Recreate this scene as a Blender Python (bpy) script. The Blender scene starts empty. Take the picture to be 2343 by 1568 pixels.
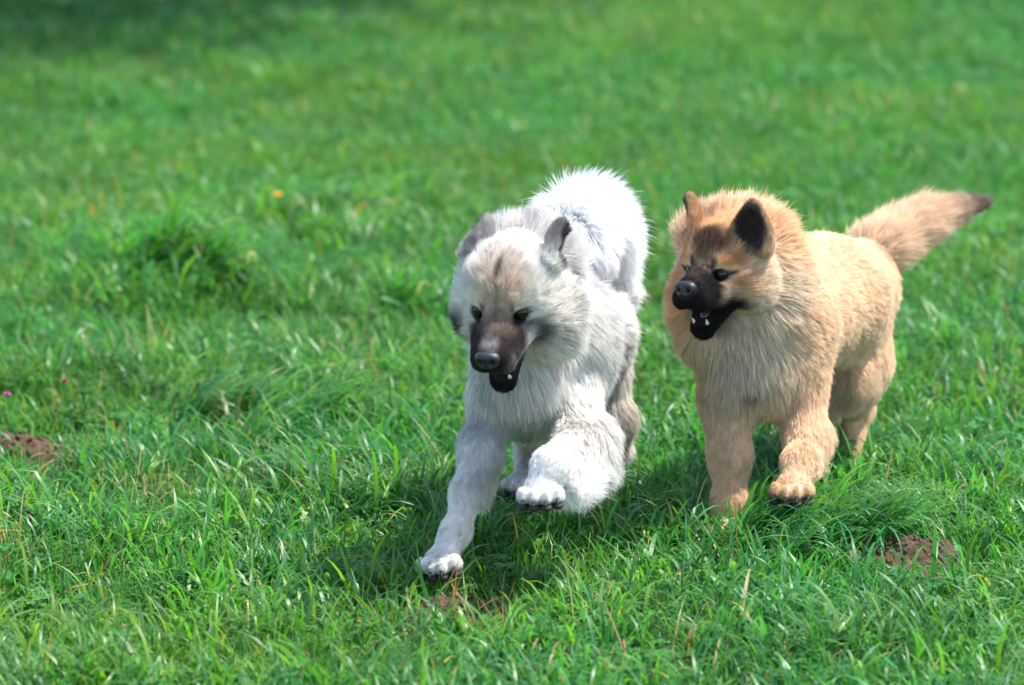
import bpy, bmesh, math, random
import numpy as np
from mathutils import Vector, Matrix
from mathutils.kdtree import KDTree
try:
    import openvdb as vdb
except ImportError:
    import pyopenvdb as vdb

rng = np.random.default_rng(7)
random.seed(7)
sc = bpy.context.scene
COL = sc.collection
A = np.array
R_ = math.radians

# ------------------------------------------------------------------ camera
CAM = A([0.0, 0.0, 2.07]); PITCH = R_(11.0); HALF = math.tan(R_(5.5))
cam_d = bpy.data.cameras.new('camera'); cam = bpy.data.objects.new('camera', cam_d); COL.objects.link(cam)
cam.location = CAM; cam.rotation_euler = (math.pi/2-PITCH, 0, 0)
cam_d.sensor_width = 23.6; cam_d.lens = 11.8/HALF; cam_d.clip_end = 2000; cam_d.clip_start = .1
cam_d.dof.use_dof = True; cam_d.dof.focus_distance = 8.85; cam_d.dof.aperture_fstop = 2.5
sc.camera = cam

# ------------------------------------------------------------------ sky, sun, exposure
SUN = A([0.46, 0.10, 0.92]); SUN = SUN/np.linalg.norm(SUN)
w = bpy.data.worlds.new('World'); sc.world = w; w.use_nodes = True
nt = w.node_tree; nt.nodes.clear()
sky = nt.nodes.new('ShaderNodeTexSky'); sky.sky_type = 'NISHITA'; sky.sun_disc = False
sky.sun_elevation = math.asin(SUN[2]); sky.sun_rotation = math.atan2(SUN[0], SUN[1])
bg = nt.nodes.new('ShaderNodeBackground'); bg.inputs['Strength'].default_value = .15
wo = nt.nodes.new('ShaderNodeOutputWorld')
nt.links.new(sky.outputs[0], bg.inputs[0]); nt.links.new(bg.outputs[0], wo.inputs[0])
sd = bpy.data.lights.new('sun', 'SUN'); sd.energy = 3.4; sd.angle = R_(.6); sd.color = (1, .96, .89)
so = bpy.data.objects.new('sun', sd); COL.objects.link(so)
so.rotation_euler = Vector(SUN).to_track_quat('Z', 'Y').to_euler(); so.location = (4, 10, 8)
sc.view_settings.view_transform = 'Standard'; sc.view_settings.look = 'None'
sc.view_settings.exposure = 1.5; sc.view_settings.gamma = 1
sc.render.engine = 'CYCLES'
sc.cycles.use_denoising = True
sc.cycles.max_bounces = 10; sc.cycles.diffuse_bounces = 5; sc.cycles.transmission_bounces = 6; sc.cycles.transparent_max_bounces = 8
sc.cycles.sample_clamp_indirect = 6

# ------------------------------------------------------------------ helpers
def nrm(v):
    v = A(v, float); return v/np.linalg.norm(v)
CF = A([0, math.cos(PITCH), -math.sin(PITCH)]); CU = A([0, math.sin(PITCH), math.cos(PITCH)]); CR = A([1., 0, 0])
NEAR = [0.0]   # how much nearer than noted a dog stands
def at(px, py, Y):
    """world point seen at (px, py) of a 2342 px wide view when it stands Y metres away"""
    Y = Y-NEAR[0]
    d = CF + CR*(px-1171)/1171*HALF + CU*(784-py)/1171*HALF
    return CAM + d*(Y/d[1])
def mpp(Y): return (Y-NEAR[0])*HALF/1171
def camdir(r, u, toward): return nrm(CR*r + CU*u - CF*toward)

def link(o, parent=None):
    COL.objects.link(o)
    if parent is not None:
        o.parent = parent
        o.matrix_parent_inverse = Matrix.Identity(4)
        o.location = o.location - parent.location if o.location.length > 0 else -parent.location
    return o
def mesh_obj(name, v, f, m=None, parent=None, smooth=True, cols=None):
    me = bpy.data.meshes.new(name)
    me.from_pydata([tuple(p) for p in v], [], [tuple(q) for q in f]) if not isinstance(f, np.ndarray) else fast_mesh(me, v, f)
    if m: me.materials.append(m)
    if smooth: me.polygons.foreach_set('use_smooth', np.ones(len(me.polygons), bool))
    if cols is not None:
        a = me.color_attributes.new('col', 'FLOAT_COLOR', 'POINT')
        c = np.ones((len(v), 4), np.float32); c[:, :3] = cols
        a.data.foreach_set('color', c.ravel())
    return link(bpy.data.objects.new(name, me), parent)
def fast_mesh(me, v, f):
    n = f.shape[1]
    me.vertices.add(len(v)); me.vertices.foreach_set('co', np.asarray(v, np.float32).ravel())
    me.loops.add(f.size); me.loops.foreach_set('vertex_index', f.astype(np.int32).ravel())
    me.polygons.add(len(f)); me.polygons.foreach_set('loop_start', np.arange(0, f.size, n, dtype=np.int32))
    me.update(calc_edges=True)
def empty(name, loc):
    o = bpy.data.objects.new(name, None); o.location = loc; o.empty_display_size = .05; COL.objects.link(o); return o
def tag(o, label=None, cat=None, group=None, kind=None):
    for k, v in (('label', label), ('category', cat), ('group', group), ('kind', kind)):
        if v: o[k] = v
    return o

class Noise:
    """smooth value noise on a wrapped random lattice"""
    def __init__(s, seed, ch=1):
        s.g = np.random.default_rng(seed).uniform(-1, 1, (32, 32, 32, ch)).astype(np.float32)
    def __call__(s, p, scale):
        q = np.asarray(p)/scale + 1000.0
        i = np.floor(q).astype(int); t = (q-i); t = t*t*(3-2*t)
        out = 0
        for dx in (0, 1):
            for dy in (0, 1):
                for dz in (0, 1):
                    wgt = (t[:, 0] if dx else 1-t[:, 0])*(t[:, 1] if dy else 1-t[:, 1])*(t[:, 2] if dz else 1-t[:, 2])
                    out = out + s.g[(i[:, 0]+dx) % 32, (i[:, 1]+dy) % 32, (i[:, 2]+dz) % 32]*wgt[:, None]
        return out
N1 = Noise(1); N3 = Noise(3, 3); N3b = Noise(5, 3)
def n2(x, y, scale, nz=N1, z=0.37):
    x = np.atleast_1d(x); y = np.atleast_1d(y)
    return nz(np.stack([x, y, np.full_like(x, z*scale)], 1), scale)[:, 0]

# ------------------------------------------------------------------ materials
def mat(name, base=(.5, .5, .5), rough=.6, **kw):
    m = bpy.data.materials.new(name); m.use_nodes = True
    b = m.node_tree.nodes['Principled BSDF']
    b.inputs['Base Color'].default_value = (*base, 1); b.inputs['Roughness'].default_value = rough
    for k, v in kw.items(): b.inputs[k.replace('_', ' ')].default_value = v
    return m
def mat_attr(name, rough=.8, spec=.2, transl=0., bump=None, gloss_tint=None, tint=False):
    m = bpy.data.materials.new(name); m.use_nodes = True; t = m.node_tree; n = t.nodes; l = t.links
    b = n['Principled BSDF']; a = n.new('ShaderNodeAttribute'); a.attribute_name = 'col'
    col = a.outputs['Color']
    if tint:
        ti = n.new('ShaderNodeAttribute'); ti.attribute_name = 'tint'; ti.attribute_type = 'INSTANCER'
        mx = n.new('ShaderNodeMix'); mx.data_type = 'RGBA'; mx.blend_type = 'MULTIPLY'; mx.inputs[0].default_value = 1
        l.new(col, mx.inputs[6]); l.new(ti.outputs['Color'], mx.inputs[7]); col = mx.outputs[2]
    l.new(col, b.inputs['Base Color'])
    b.inputs['Roughness'].default_value = rough; b.inputs['Specular IOR Level'].default_value = spec
    if bump:
        nz = n.new('ShaderNodeTexNoise'); nz.inputs['Scale'].default_value = bump[0]; nz.inputs['Detail'].default_value = 6
        tc = n.new('ShaderNodeTexCoord'); l.new(tc.outputs['Object'], nz.inputs['Vector'])
        bp = n.new('ShaderNodeBump'); bp.inputs['Strength'].default_value = bump[1]; bp.inputs['Distance'].default_value = bump[2]
        l.new(nz.outputs['Fac'], bp.inputs['Height']); l.new(bp.outputs[0], b.inputs['Normal'])
    if transl:
        tr = n.new('ShaderNodeBsdfTranslucent'); l.new(col, tr.inputs['Color'])
        if gloss_tint:
            mt = n.new('ShaderNodeMix'); mt.data_type = 'RGBA'; mt.blend_type = 'MULTIPLY'; mt.inputs[0].default_value = 1
            l.new(col, mt.inputs[6]); mt.inputs[7].default_value = (*gloss_tint, 1); l.new(mt.outputs[2], tr.inputs['Color'])
        ms = n.new('ShaderNodeMixShader'); ms.inputs[0].default_value = transl
        l.new(b.outputs[0], ms.inputs[1]); l.new(tr.outputs[0], ms.inputs[2]); l.new(ms.outputs[0], n['Material Output'].inputs['Surface'])
    return m

M_GRASS = mat_attr('grass_blade', rough=.42, spec=.42, transl=.42, gloss_tint=(1.35, 1.65, .75), tint=True)
M_FUR = mat_attr('fur_strand', rough=.55, spec=.18, transl=.38)
M_SKIN = mat_attr('dog_skin', rough=.7, spec=.15)
M_EYE = mat('eye_brown', (.016, .007, .003), .05, Specular_IOR_Level=.35)
M_NOSE = mat_attr('nose_leather', rough=.40, spec=.5, bump=(700, .6, .0012))
M_TOOTH = mat('tooth_ivory', (.72, .66, .5), .25)
M_TONGUE = mat('wet_dark_tongue', (.10, .05, .07), .22, Specular_IOR_Level=.7)
M_CLAW = mat('claw_horn', (.03, .026, .025), .5)
M_PAD = mat('paw_pad', (.022, .018, .017), .75)
M_PETAL = mat('yellow_petal', (.85, .55, .02), .6)
M_PINK = mat('pink_petal', (.55, .12, .3), .6)
M_RUST = mat('rust_petal', (.3, .06, .03), .6)
M_STEM = mat('green_stem', (.06, .17, .03), .6)
M_STRAW = mat('pale_seed', (.42, .36, .2), .7)
M_SOIL = mat_attr('loose_soil', rough=.95, spec=.1, bump=(260, 1., .006))

# ------------------------------------------------------------------ ground
MOLE = [ # px, py on ground, radius m, height m
    (1045, 1446, .125, .06), (2090, 1300, .10, .05), (22, 1062, .075, .03), (1170, 1556, .06, .02)]
def on_ground(px, py, z=0.0):
    d = CF + CR*(px-1171)/1171*HALF + CU*(784-py)/1171*HALF
    t = (z-CAM[2])/d[2]; return CAM + d*t
HUMP = on_ground(365, 665)
TUSS = on_ground(1850, 1275)
TUS2 = on_ground(640, 985)
def gz(x, y):
    x = np.atleast_1d(np.asarray(x, float)); y = np.atleast_1d(np.asarray(y, float))
    z = .016*n2(x, y, .55) + .010*n2(x, y, .21, z=.7) + .05*n2(x, y, 2.3, z=.2)*np.clip((y-9.5)/3, 0, 1)
    z += .06*np.exp(-(((x-HUMP[0])/.24)**2+((y-HUMP[1]-.1)/.3)**2))
    z -= .03*np.exp(-(((x-HUMP[0]+.16)/.13)**2+((y-HUMP[1]+.05)/.15)**2))
    z += .02*np.exp(-(((x-TUSS[0])/.2)**2+((y-TUSS[1])/.2)**2))
    return z
def G(px, py):
    p = on_ground(px, py)
    for _ in range(4): p = on_ground(px, py, float(gz(p[0], p[1])[0]))
    return p

def build_ground():
    xs = np.concatenate([[-900, -200, -40, -10], np.linspace(-4.5, 4.5, 260), [10, 40, 200, 900]])
    ys = np.concatenate([[-300, -40, 0, 3], np.linspace(5, 26, 420), [34, 60, 150, 400, 1200]])
    X, Y = np.meshgrid(xs, ys); Z = gz(X.ravel(), Y.ravel())
    far = (np.abs(X.ravel()) > 5) | (Y.ravel() > 27) | (Y.ravel() < 4.9)
    Z[far] = 0
    v = np.stack([X.ravel(), Y.ravel(), Z], 1); nx = len(xs); ny = len(ys)
    i = np.arange((ny-1)*(nx-1)); r, c = i//(nx-1), i % (nx-1); a = r*nx+c
    f = np.stack([a, a+1, a+nx+1, a+nx], 1)
    m = bpy.data.materials.new('meadow_soil'); m.use_nodes = True; t = m.node_tree; n = t.nodes; l = t.links
    b = n['Principled BSDF']; b.inputs['Roughness'].default_value = .95
    nz = n.new('ShaderNodeTexNoise'); nz.inputs['Scale'].default_value = 9; nz.inputs['Detail'].default_value = 8
    tc = n.new('ShaderNodeTexCoord'); l.new(tc.outputs['Object'], nz.inputs['Vector'])
    cr = n.new('ShaderNodeValToRGB'); e = cr.color_ramp.elements
    e[0].position = .35; e[0].color = (.022, .075, .012, 1); e[1].position = .7; e[1].color = (.05, .19, .022, 1)
    l.new(nz.outputs['Fac'], cr.inputs[0]); l.new(cr.outputs[0], b.inputs['Base Color'])
    o = mesh_obj('ground', v, f, m); tag(o, 'green meadow ground under the grass', kind='structure')
build_ground()

# ------------------------------------------------------------------ grass
def blade(root, L, az, lean, droop, wid, tw, nseg=6, kink=0.):
    """one blade as two vertices a ring: returns (verts, faces, t)"""
    d = A([math.cos(az), math.sin(az), 0]); side = A([-math.sin(az+tw), math.cos(az+tw), 0])
    p = A(root, float); ang = lean; V = []; F = []; T = []
    step = L/nseg
    for k in range(nseg+1):
        t = k/nseg
        wd = wid*(.75+.5*t)*(1-t**2.6)*.5 + .00025
        V += [p-side*wd, p+side*wd]; T += [t, t]
        if k < nseg: F.append((2*k, 2*k+1, 2*k+3, 2*k+2))
        p = p + step*(d*math.sin(ang) + A([0, 0, math.cos(ang)]))
        ang += droop/nseg*(.5+1.3*t) + (kink if k == nseg//2 else 0)
    return V, F, T
GREENS = A([[.036, .268, .030], [.026, .235, .042], [.020, .195, .048], [.060, .315, .026], [.040, .285, .046], [.078, .335, .030]])
STRAW = mat('pale_seed', (.42, .36, .2), .7)
M_SOIL = mat_attr('loose_soil', rough=.95, spec=.1, bump=(260, 1., .006))

# ------------------------------------------------------------------ ground
MOLE = [ # px, py on ground, radius m, height m
    (1045, 1446, .125, .06), (2080, 1300, .13, .06), (35, 1062, .10, .05), (1170, 1556, .06, .02)]
def on_ground(px, py, z=0.0):
    d = CF + CR*(px-1171)/1171*HALF + CU*(784-py)/1171*HALF
    t = (z-CAM[2])/d[2]; return CAM + d*t
HUMP = on_ground(365, 665)
TUSS = on_ground(1850, 1275)
TUS2 = on_ground(640, 985)
def gz(x, y):
    x = np.atleast_1d(np.asarray(x, float)); y = np.atleast_1d(np.asarray(y, float))
    z = .016*n2(x, y, .55) + .010*n2(x, y, .21, z=.7) + .05*n2(x, y, 2.3, z=.2)*np.clip((y-9.5)/3, 0, 1)
    z += .06*np.exp(-(((x-HUMP[0])/.24)**2+((y-HUMP[1]-.1)/.3)**2))
    z -= .03*np.exp(-(((x-HUMP[0]+.16)/.13)**2+((y-HUMP[1]+.05)/.15)**2))
    z += .02*np.exp(-(((x-TUSS[0])/.2)**2+((y-TUSS[1])/.2)**2))
    return z
def G(px, py):
    p = on_ground(px, py)
    for _ in range(4): p = on_ground(px, py, float(gz(p[0], p[1])[0]))
    return p

def build_ground():
    xs = np.concatenate([[-900, -200, -40, -10], np.linspace(-4.5, 4.5, 260), [10, 40, 200, 900]])
    ys = np.concatenate([[-300, -40, 0, 3], np.linspace(5, 26, 420), [34, 60, 150, 400, 1200]])
    X, Y = np.meshgrid(xs, ys); Z = gz(X.ravel(), Y.ravel())
    far = (np.abs(X.ravel()) > 5) | (Y.ravel() > 27) | (Y.ravel() < 4.9)
    Z[far] = 0
    v = np.stack([X.ravel(), Y.ravel(), Z], 1); nx = len(xs); ny = len(ys)
    i = np.arange((ny-1)*(nx-1)); r, c = i//(nx-1), i % (nx-1); a = r*nx+c
    f = np.stack([a, a+1, a+nx+1, a+nx], 1)
    m = bpy.data.materials.new('meadow_soil'); m.use_nodes = True; t = m.node_tree; n = t.nodes; l = t.links
    b = n['Principled BSDF']; b.inputs['Roughness'].default_value = .95
    nz = n.new('ShaderNodeTexNoise'); nz.inputs['Scale'].default_value = 9; nz.inputs['Detail'].default_value = 8
    tc = n.new('ShaderNodeTexCoord'); l.new(tc.outputs['Object'], nz.inputs['Vector'])
    cr = n.new('ShaderNodeValToRGB'); e = cr.color_ramp.elements
    e[0].position = .35; e[0].color = (.022, .075, .012, 1); e[1].position = .7; e[1].color = (.05, .19, .022, 1)
    l.new(nz.outputs['Fac'], cr.inputs[0]); l.new(cr.outputs[0], b.inputs['Base Color'])
    o = mesh_obj('ground', v, f, m); tag(o, 'green meadow ground under the grass', kind='structure')
build_ground()

# ------------------------------------------------------------------ grass
def blade(root, L, az, lean, droop, wid, tw, nseg=6, kink=0.):
    """one blade as two vertices a ring: returns (verts, faces, t)"""
    d = A([math.cos(az), math.sin(az), 0]); side = A([-math.sin(az+tw), math.cos(az+tw), 0])
    p = A(root, float); ang = lean; V = []; F = []; T = []
    step = L/nseg
    for k in range(nseg+1):
        t = k/nseg
        wd = wid*(.75+.5*t)*(1-t**2.6)*.5 + .00025
        V += [p-side*wd, p+side*wd]; T += [t, t]
        if k < nseg: F.append((2*k, 2*k+1, 2*k+3, 2*k+2))
        p = p + step*(d*math.sin(ang) + A([0, 0, math.cos(ang)]))
        ang += droop/nseg*(.5+1.3*t) + (kink if k == nseg//2 else 0)
    return V, F, T
GREENS = A([[.054, .250, .022], [.038, .220, .030], [.030, .185, .036], [.085, .295, .018], [.055, .265, .034], [.105, .315, .022]])
STRAW = mat('pale_seed', (.42, .36, .2), .7)
M_SOIL = mat_attr('loose_soil', rough=.95, spec=.1, bump=(260, 1., .006))

# ------------------------------------------------------------------ ground
MOLE = [ # px, py on ground, radius m, height m
    (1045, 1440, .105, .055), (2075, 1298, .10, .05), (35, 1062, .10, .05), (1170, 1556, .06, .02)]
def on_ground(px, py, z=0.0):
    d = CF + CR*(px-1171)/1171*HALF + CU*(784-py)/1171*HALF
    t = (z-CAM[2])/d[2]; return CAM + d*t
HUMP = on_ground(365, 665)
TUSS = on_ground(1850, 1275)
TUS2 = on_ground(640, 985)
def gz(x, y):
    x = np.atleast_1d(np.asarray(x, float)); y = np.atleast_1d(np.asarray(y, float))
    z = .016*n2(x, y, .55) + .010*n2(x, y, .21, z=.7) + .05*n2(x, y, 2.3, z=.2)*np.clip((y-9.5)/3, 0, 1)
    z += .06*np.exp(-(((x-HUMP[0])/.24)**2+((y-HUMP[1]-.1)/.3)**2))
    z -= .03*np.exp(-(((x-HUMP[0]+.16)/.13)**2+((y-HUMP[1]+.05)/.15)**2))
    z += .02*np.exp(-(((x-TUSS[0])/.2)**2+((y-TUSS[1])/.2)**2))
    return z
def G(px, py):
    p = on_ground(px, py)
    for _ in range(4): p = on_ground(px, py, float(gz(p[0], p[1])[0]))
    return p

def build_ground():
    xs = np.concatenate([[-900, -200, -40, -10], np.linspace(-4.5, 4.5, 260), [10, 40, 200, 900]])
    ys = np.concatenate([[-300, -40, 0, 3], np.linspace(5, 26, 420), [34, 60, 150, 400, 1200]])
    X, Y = np.meshgrid(xs, ys); Z = gz(X.ravel(), Y.ravel())
    far = (np.abs(X.ravel()) > 5) | (Y.ravel() > 27) | (Y.ravel() < 4.9)
    Z[far] = 0
    v = np.stack([X.ravel(), Y.ravel(), Z], 1); nx = len(xs); ny = len(ys)
    i = np.arange((ny-1)*(nx-1)); r, c = i//(nx-1), i % (nx-1); a = r*nx+c
    f = np.stack([a, a+1, a+nx+1, a+nx], 1)
    m = bpy.data.materials.new('meadow_soil'); m.use_nodes = True; t = m.node_tree; n = t.nodes; l = t.links
    b = n['Principled BSDF']; b.inputs['Roughness'].default_value = .95
    nz = n.new('ShaderNodeTexNoise'); nz.inputs['Scale'].default_value = 9; nz.inputs['Detail'].default_value = 8
    tc = n.new('ShaderNodeTexCoord'); l.new(tc.outputs['Object'], nz.inputs['Vector'])
    cr = n.new('ShaderNodeValToRGB'); e = cr.color_ramp.elements
    e[0].position = .35; e[0].color = (.018, .045, .010, 1); e[1].position = .7; e[1].color = (.035, .11, .016, 1)
    l.new(nz.outputs['Fac'], cr.inputs[0]); l.new(cr.outputs[0], b.inputs['Base Color'])
    o = mesh_obj('ground', v, f, m); tag(o, 'green meadow ground under the grass', kind='structure')
build_ground()

# ------------------------------------------------------------------ grass
def blade(root, L, az, lean, droop, wid, tw, nseg=6, kink=0.):
    """one blade as two vertices a ring: returns (verts, faces, t)"""
    d = A([math.cos(az), math.sin(az), 0]); side = A([-math.sin(az+tw), math.cos(az+tw), 0])
    p = A(root, float); ang = lean; V = []; F = []; T = []
    step = L/nseg
    for k in range(nseg+1):
        t = k/nseg
        wd = wid*(.75+.5*t)*(1-t**2.6)*.5 + .00025
        V += [p-side*wd, p+side*wd]; T += [t, t]
        if k < nseg: F.append((2*k, 2*k+1, 2*k+3, 2*k+2))
        p = p + step*(d*math.sin(ang) + A([0, 0, math.cos(ang)]))
        ang += droop/nseg*(.5+1.3*t) + (kink if k == nseg//2 else 0)
    return V, F, T
GREENS = A([[.055, .235, .028], [.040, .205, .035], [.032, .175, .040], [.080, .275, .025], [.055, .245, .042], [.100, .290, .030]])
STRAW = mat('pale_seed', (.42, .36, .2), .7)
M_SOIL = mat_attr('loose_soil', rough=.95, spec=.1, bump=(160, .9, .004))

# ------------------------------------------------------------------ ground
MOLE = [ # px, py on ground, radius m, height m
    (1045, 1432, .085, .045), (2075, 1298, .10, .05), (35, 1062, .10, .05), (1170, 1556, .06, .02)]
def on_ground(px, py, z=0.0):
    d = CF + CR*(px-1171)/1171*HALF + CU*(784-py)/1171*HALF
    t = (z-CAM[2])/d[2]; return CAM + d*t
HUMP = on_ground(365, 665)
TUSS = on_ground(1850, 1275)
TUS2 = on_ground(640, 985)
def gz(x, y):
    x = np.atleast_1d(np.asarray(x, float)); y = np.atleast_1d(np.asarray(y, float))
    z = .016*n2(x, y, .55) + .010*n2(x, y, .21, z=.7) + .05*n2(x, y, 2.3, z=.2)*np.clip((y-9.5)/3, 0, 1)
    z += .06*np.exp(-(((x-HUMP[0])/.24)**2+((y-HUMP[1]-.1)/.3)**2))
    z -= .03*np.exp(-(((x-HUMP[0]+.16)/.13)**2+((y-HUMP[1]+.05)/.15)**2))
    z += .02*np.exp(-(((x-TUSS[0])/.2)**2+((y-TUSS[1])/.2)**2))
    return z
def G(px, py):
    p = on_ground(px, py)
    for _ in range(4): p = on_ground(px, py, float(gz(p[0], p[1])[0]))
    return p

def build_ground():
    xs = np.concatenate([[-900, -200, -40, -10], np.linspace(-4.5, 4.5, 260), [10, 40, 200, 900]])
    ys = np.concatenate([[-300, -40, 0, 3], np.linspace(5, 26, 420), [34, 60, 150, 400, 1200]])
    X, Y = np.meshgrid(xs, ys); Z = gz(X.ravel(), Y.ravel())
    far = (np.abs(X.ravel()) > 5) | (Y.ravel() > 27) | (Y.ravel() < 4.9)
    Z[far] = 0
    v = np.stack([X.ravel(), Y.ravel(), Z], 1); nx = len(xs); ny = len(ys)
    i = np.arange((ny-1)*(nx-1)); r, c = i//(nx-1), i % (nx-1); a = r*nx+c
    f = np.stack([a, a+1, a+nx+1, a+nx], 1)
    m = bpy.data.materials.new('meadow_soil'); m.use_nodes = True; t = m.node_tree; n = t.nodes; l = t.links
    b = n['Principled BSDF']; b.inputs['Roughness'].default_value = .95
    nz = n.new('ShaderNodeTexNoise'); nz.inputs['Scale'].default_value = 9; nz.inputs['Detail'].default_value = 8
    tc = n.new('ShaderNodeTexCoord'); l.new(tc.outputs['Object'], nz.inputs['Vector'])
    cr = n.new('ShaderNodeValToRGB'); e = cr.color_ramp.elements
    e[0].position = .35; e[0].color = (.018, .045, .010, 1); e[1].position = .7; e[1].color = (.035, .11, .016, 1)
    l.new(nz.outputs['Fac'], cr.inputs[0]); l.new(cr.outputs[0], b.inputs['Base Color'])
    o = mesh_obj('ground', v, f, m); tag(o, 'green meadow ground under the grass', kind='structure')
build_ground()

# ------------------------------------------------------------------ grass
def blade(root, L, az, lean, droop, wid, tw, nseg=6, kink=0.):
    """one blade as two vertices a ring: returns (verts, faces, t)"""
    d = A([math.cos(az), math.sin(az), 0]); side = A([-math.sin(az+tw), math.cos(az+tw), 0])
    p = A(root, float); ang = lean; V = []; F = []; T = []
    step = L/nseg
    for k in range(nseg+1):
        t = k/nseg
        wd = wid*(.75+.5*t)*(1-t**2.6)*.5 + .00025
        V += [p-side*wd, p+side*wd]; T += [t, t]
        if k < nseg: F.append((2*k, 2*k+1, 2*k+3, 2*k+2))
        p = p + step*(d*math.sin(ang) + A([0, 0, math.cos(ang)]))
        ang += droop/nseg*(.5+1.3*t) + (kink if k == nseg//2 else 0)
    return V, F, T
GREENS = A([[.035, .200, .030], [.025, .165, .045], [.020, .140, .050], [.060, .240, .025], [.040, .210, .050], [.085, .250, .030]])
STRAW = mat('pale_seed', (.42, .36, .2), .7)
M_SOIL = mat_attr('loose_soil', rough=.95, spec=.1, bump=(160, .9, .004))

# ------------------------------------------------------------------ ground
MOLE = [ # px, py on ground, radius m, height m
    (1045, 1432, .085, .045), (2075, 1298, .10, .05), (35, 1062, .10, .05), (1170, 1556, .06, .02)]
def on_ground(px, py, z=0.0):
    d = CF + CR*(px-1171)/1171*HALF + CU*(784-py)/1171*HALF
    t = (z-CAM[2])/d[2]; return CAM + d*t
HUMP = on_ground(365, 665)
TUSS = on_ground(1850, 1275)
TUS2 = on_ground(640, 985)
def gz(x, y):
    x = np.atleast_1d(np.asarray(x, float)); y = np.atleast_1d(np.asarray(y, float))
    z = .016*n2(x, y, .55) + .010*n2(x, y, .21, z=.7) + .05*n2(x, y, 2.3, z=.2)*np.clip((y-9.5)/3, 0, 1)
    z += .085*np.exp(-(((x-HUMP[0])/.24)**2+((y-HUMP[1]-.1)/.3)**2))
    z -= .03*np.exp(-(((x-HUMP[0]+.16)/.13)**2+((y-HUMP[1]+.05)/.15)**2))
    z += .02*np.exp(-(((x-TUSS[0])/.2)**2+((y-TUSS[1])/.2)**2))
    return z
def G(px, py):
    p = on_ground(px, py)
    for _ in range(4): p = on_ground(px, py, float(gz(p[0], p[1])[0]))
    return p

def build_ground():
    xs = np.concatenate([[-900, -200, -40, -10], np.linspace(-4.5, 4.5, 260), [10, 40, 200, 900]])
    ys = np.concatenate([[-300, -40, 0, 3], np.linspace(5, 26, 420), [34, 60, 150, 400, 1200]])
    X, Y = np.meshgrid(xs, ys); Z = gz(X.ravel(), Y.ravel())
    far = (np.abs(X.ravel()) > 5) | (Y.ravel() > 27) | (Y.ravel() < 4.9)
    Z[far] = 0
    v = np.stack([X.ravel(), Y.ravel(), Z], 1); nx = len(xs); ny = len(ys)
    i = np.arange((ny-1)*(nx-1)); r, c = i//(nx-1), i % (nx-1); a = r*nx+c
    f = np.stack([a, a+1, a+nx+1, a+nx], 1)
    m = bpy.data.materials.new('meadow_soil'); m.use_nodes = True; t = m.node_tree; n = t.nodes; l = t.links
    b = n['Principled BSDF']; b.inputs['Roughness'].default_value = .95
    nz = n.new('ShaderNodeTexNoise'); nz.inputs['Scale'].default_value = 9; nz.inputs['Detail'].default_value = 8
    tc = n.new('ShaderNodeTexCoord'); l.new(tc.outputs['Object'], nz.inputs['Vector'])
    cr = n.new('ShaderNodeValToRGB'); e = cr.color_ramp.elements
    e[0].position = .35; e[0].color = (.018, .045, .010, 1); e[1].position = .7; e[1].color = (.035, .11, .016, 1)
    l.new(nz.outputs['Fac'], cr.inputs[0]); l.new(cr.outputs[0], b.inputs['Base Color'])
    o = mesh_obj('ground', v, f, m); tag(o, 'green meadow ground under the grass', kind='structure')
build_ground()

# ------------------------------------------------------------------ grass
def blade(root, L, az, lean, droop, wid, tw, nseg=6, kink=0.):
    """one blade as two vertices a ring: returns (verts, faces, t)"""
    d = A([math.cos(az), math.sin(az), 0]); side = A([-math.sin(az+tw), math.cos(az+tw), 0])
    p = A(root, float); ang = lean; V = []; F = []; T = []
    step = L/nseg
    for k in range(nseg+1):
        t = k/nseg
        wd = wid*(.75+.5*t)*(1-t**2.6)*.5 + .00025
        V += [p-side*wd, p+side*wd]; T += [t, t]
        if k < nseg: F.append((2*k, 2*k+1, 2*k+3, 2*k+2))
        p = p + step*(d*math.sin(ang) + A([0, 0, math.cos(ang)]))
        ang += droop/nseg*(.5+1.3*t) + (kink if k == nseg//2 else 0)
    return V, F, T
GREENS = A([[.050, .185, .030], [.040, .165, .045], [.032, .140, .045], [.075, .220, .025], [.060, .200, .050], [.110, .240, .030]])
STRAW = A([[.38, .30, .14], [.30, .20, .09], [.42, .36, .20], [.35, .16, .05]])
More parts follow.
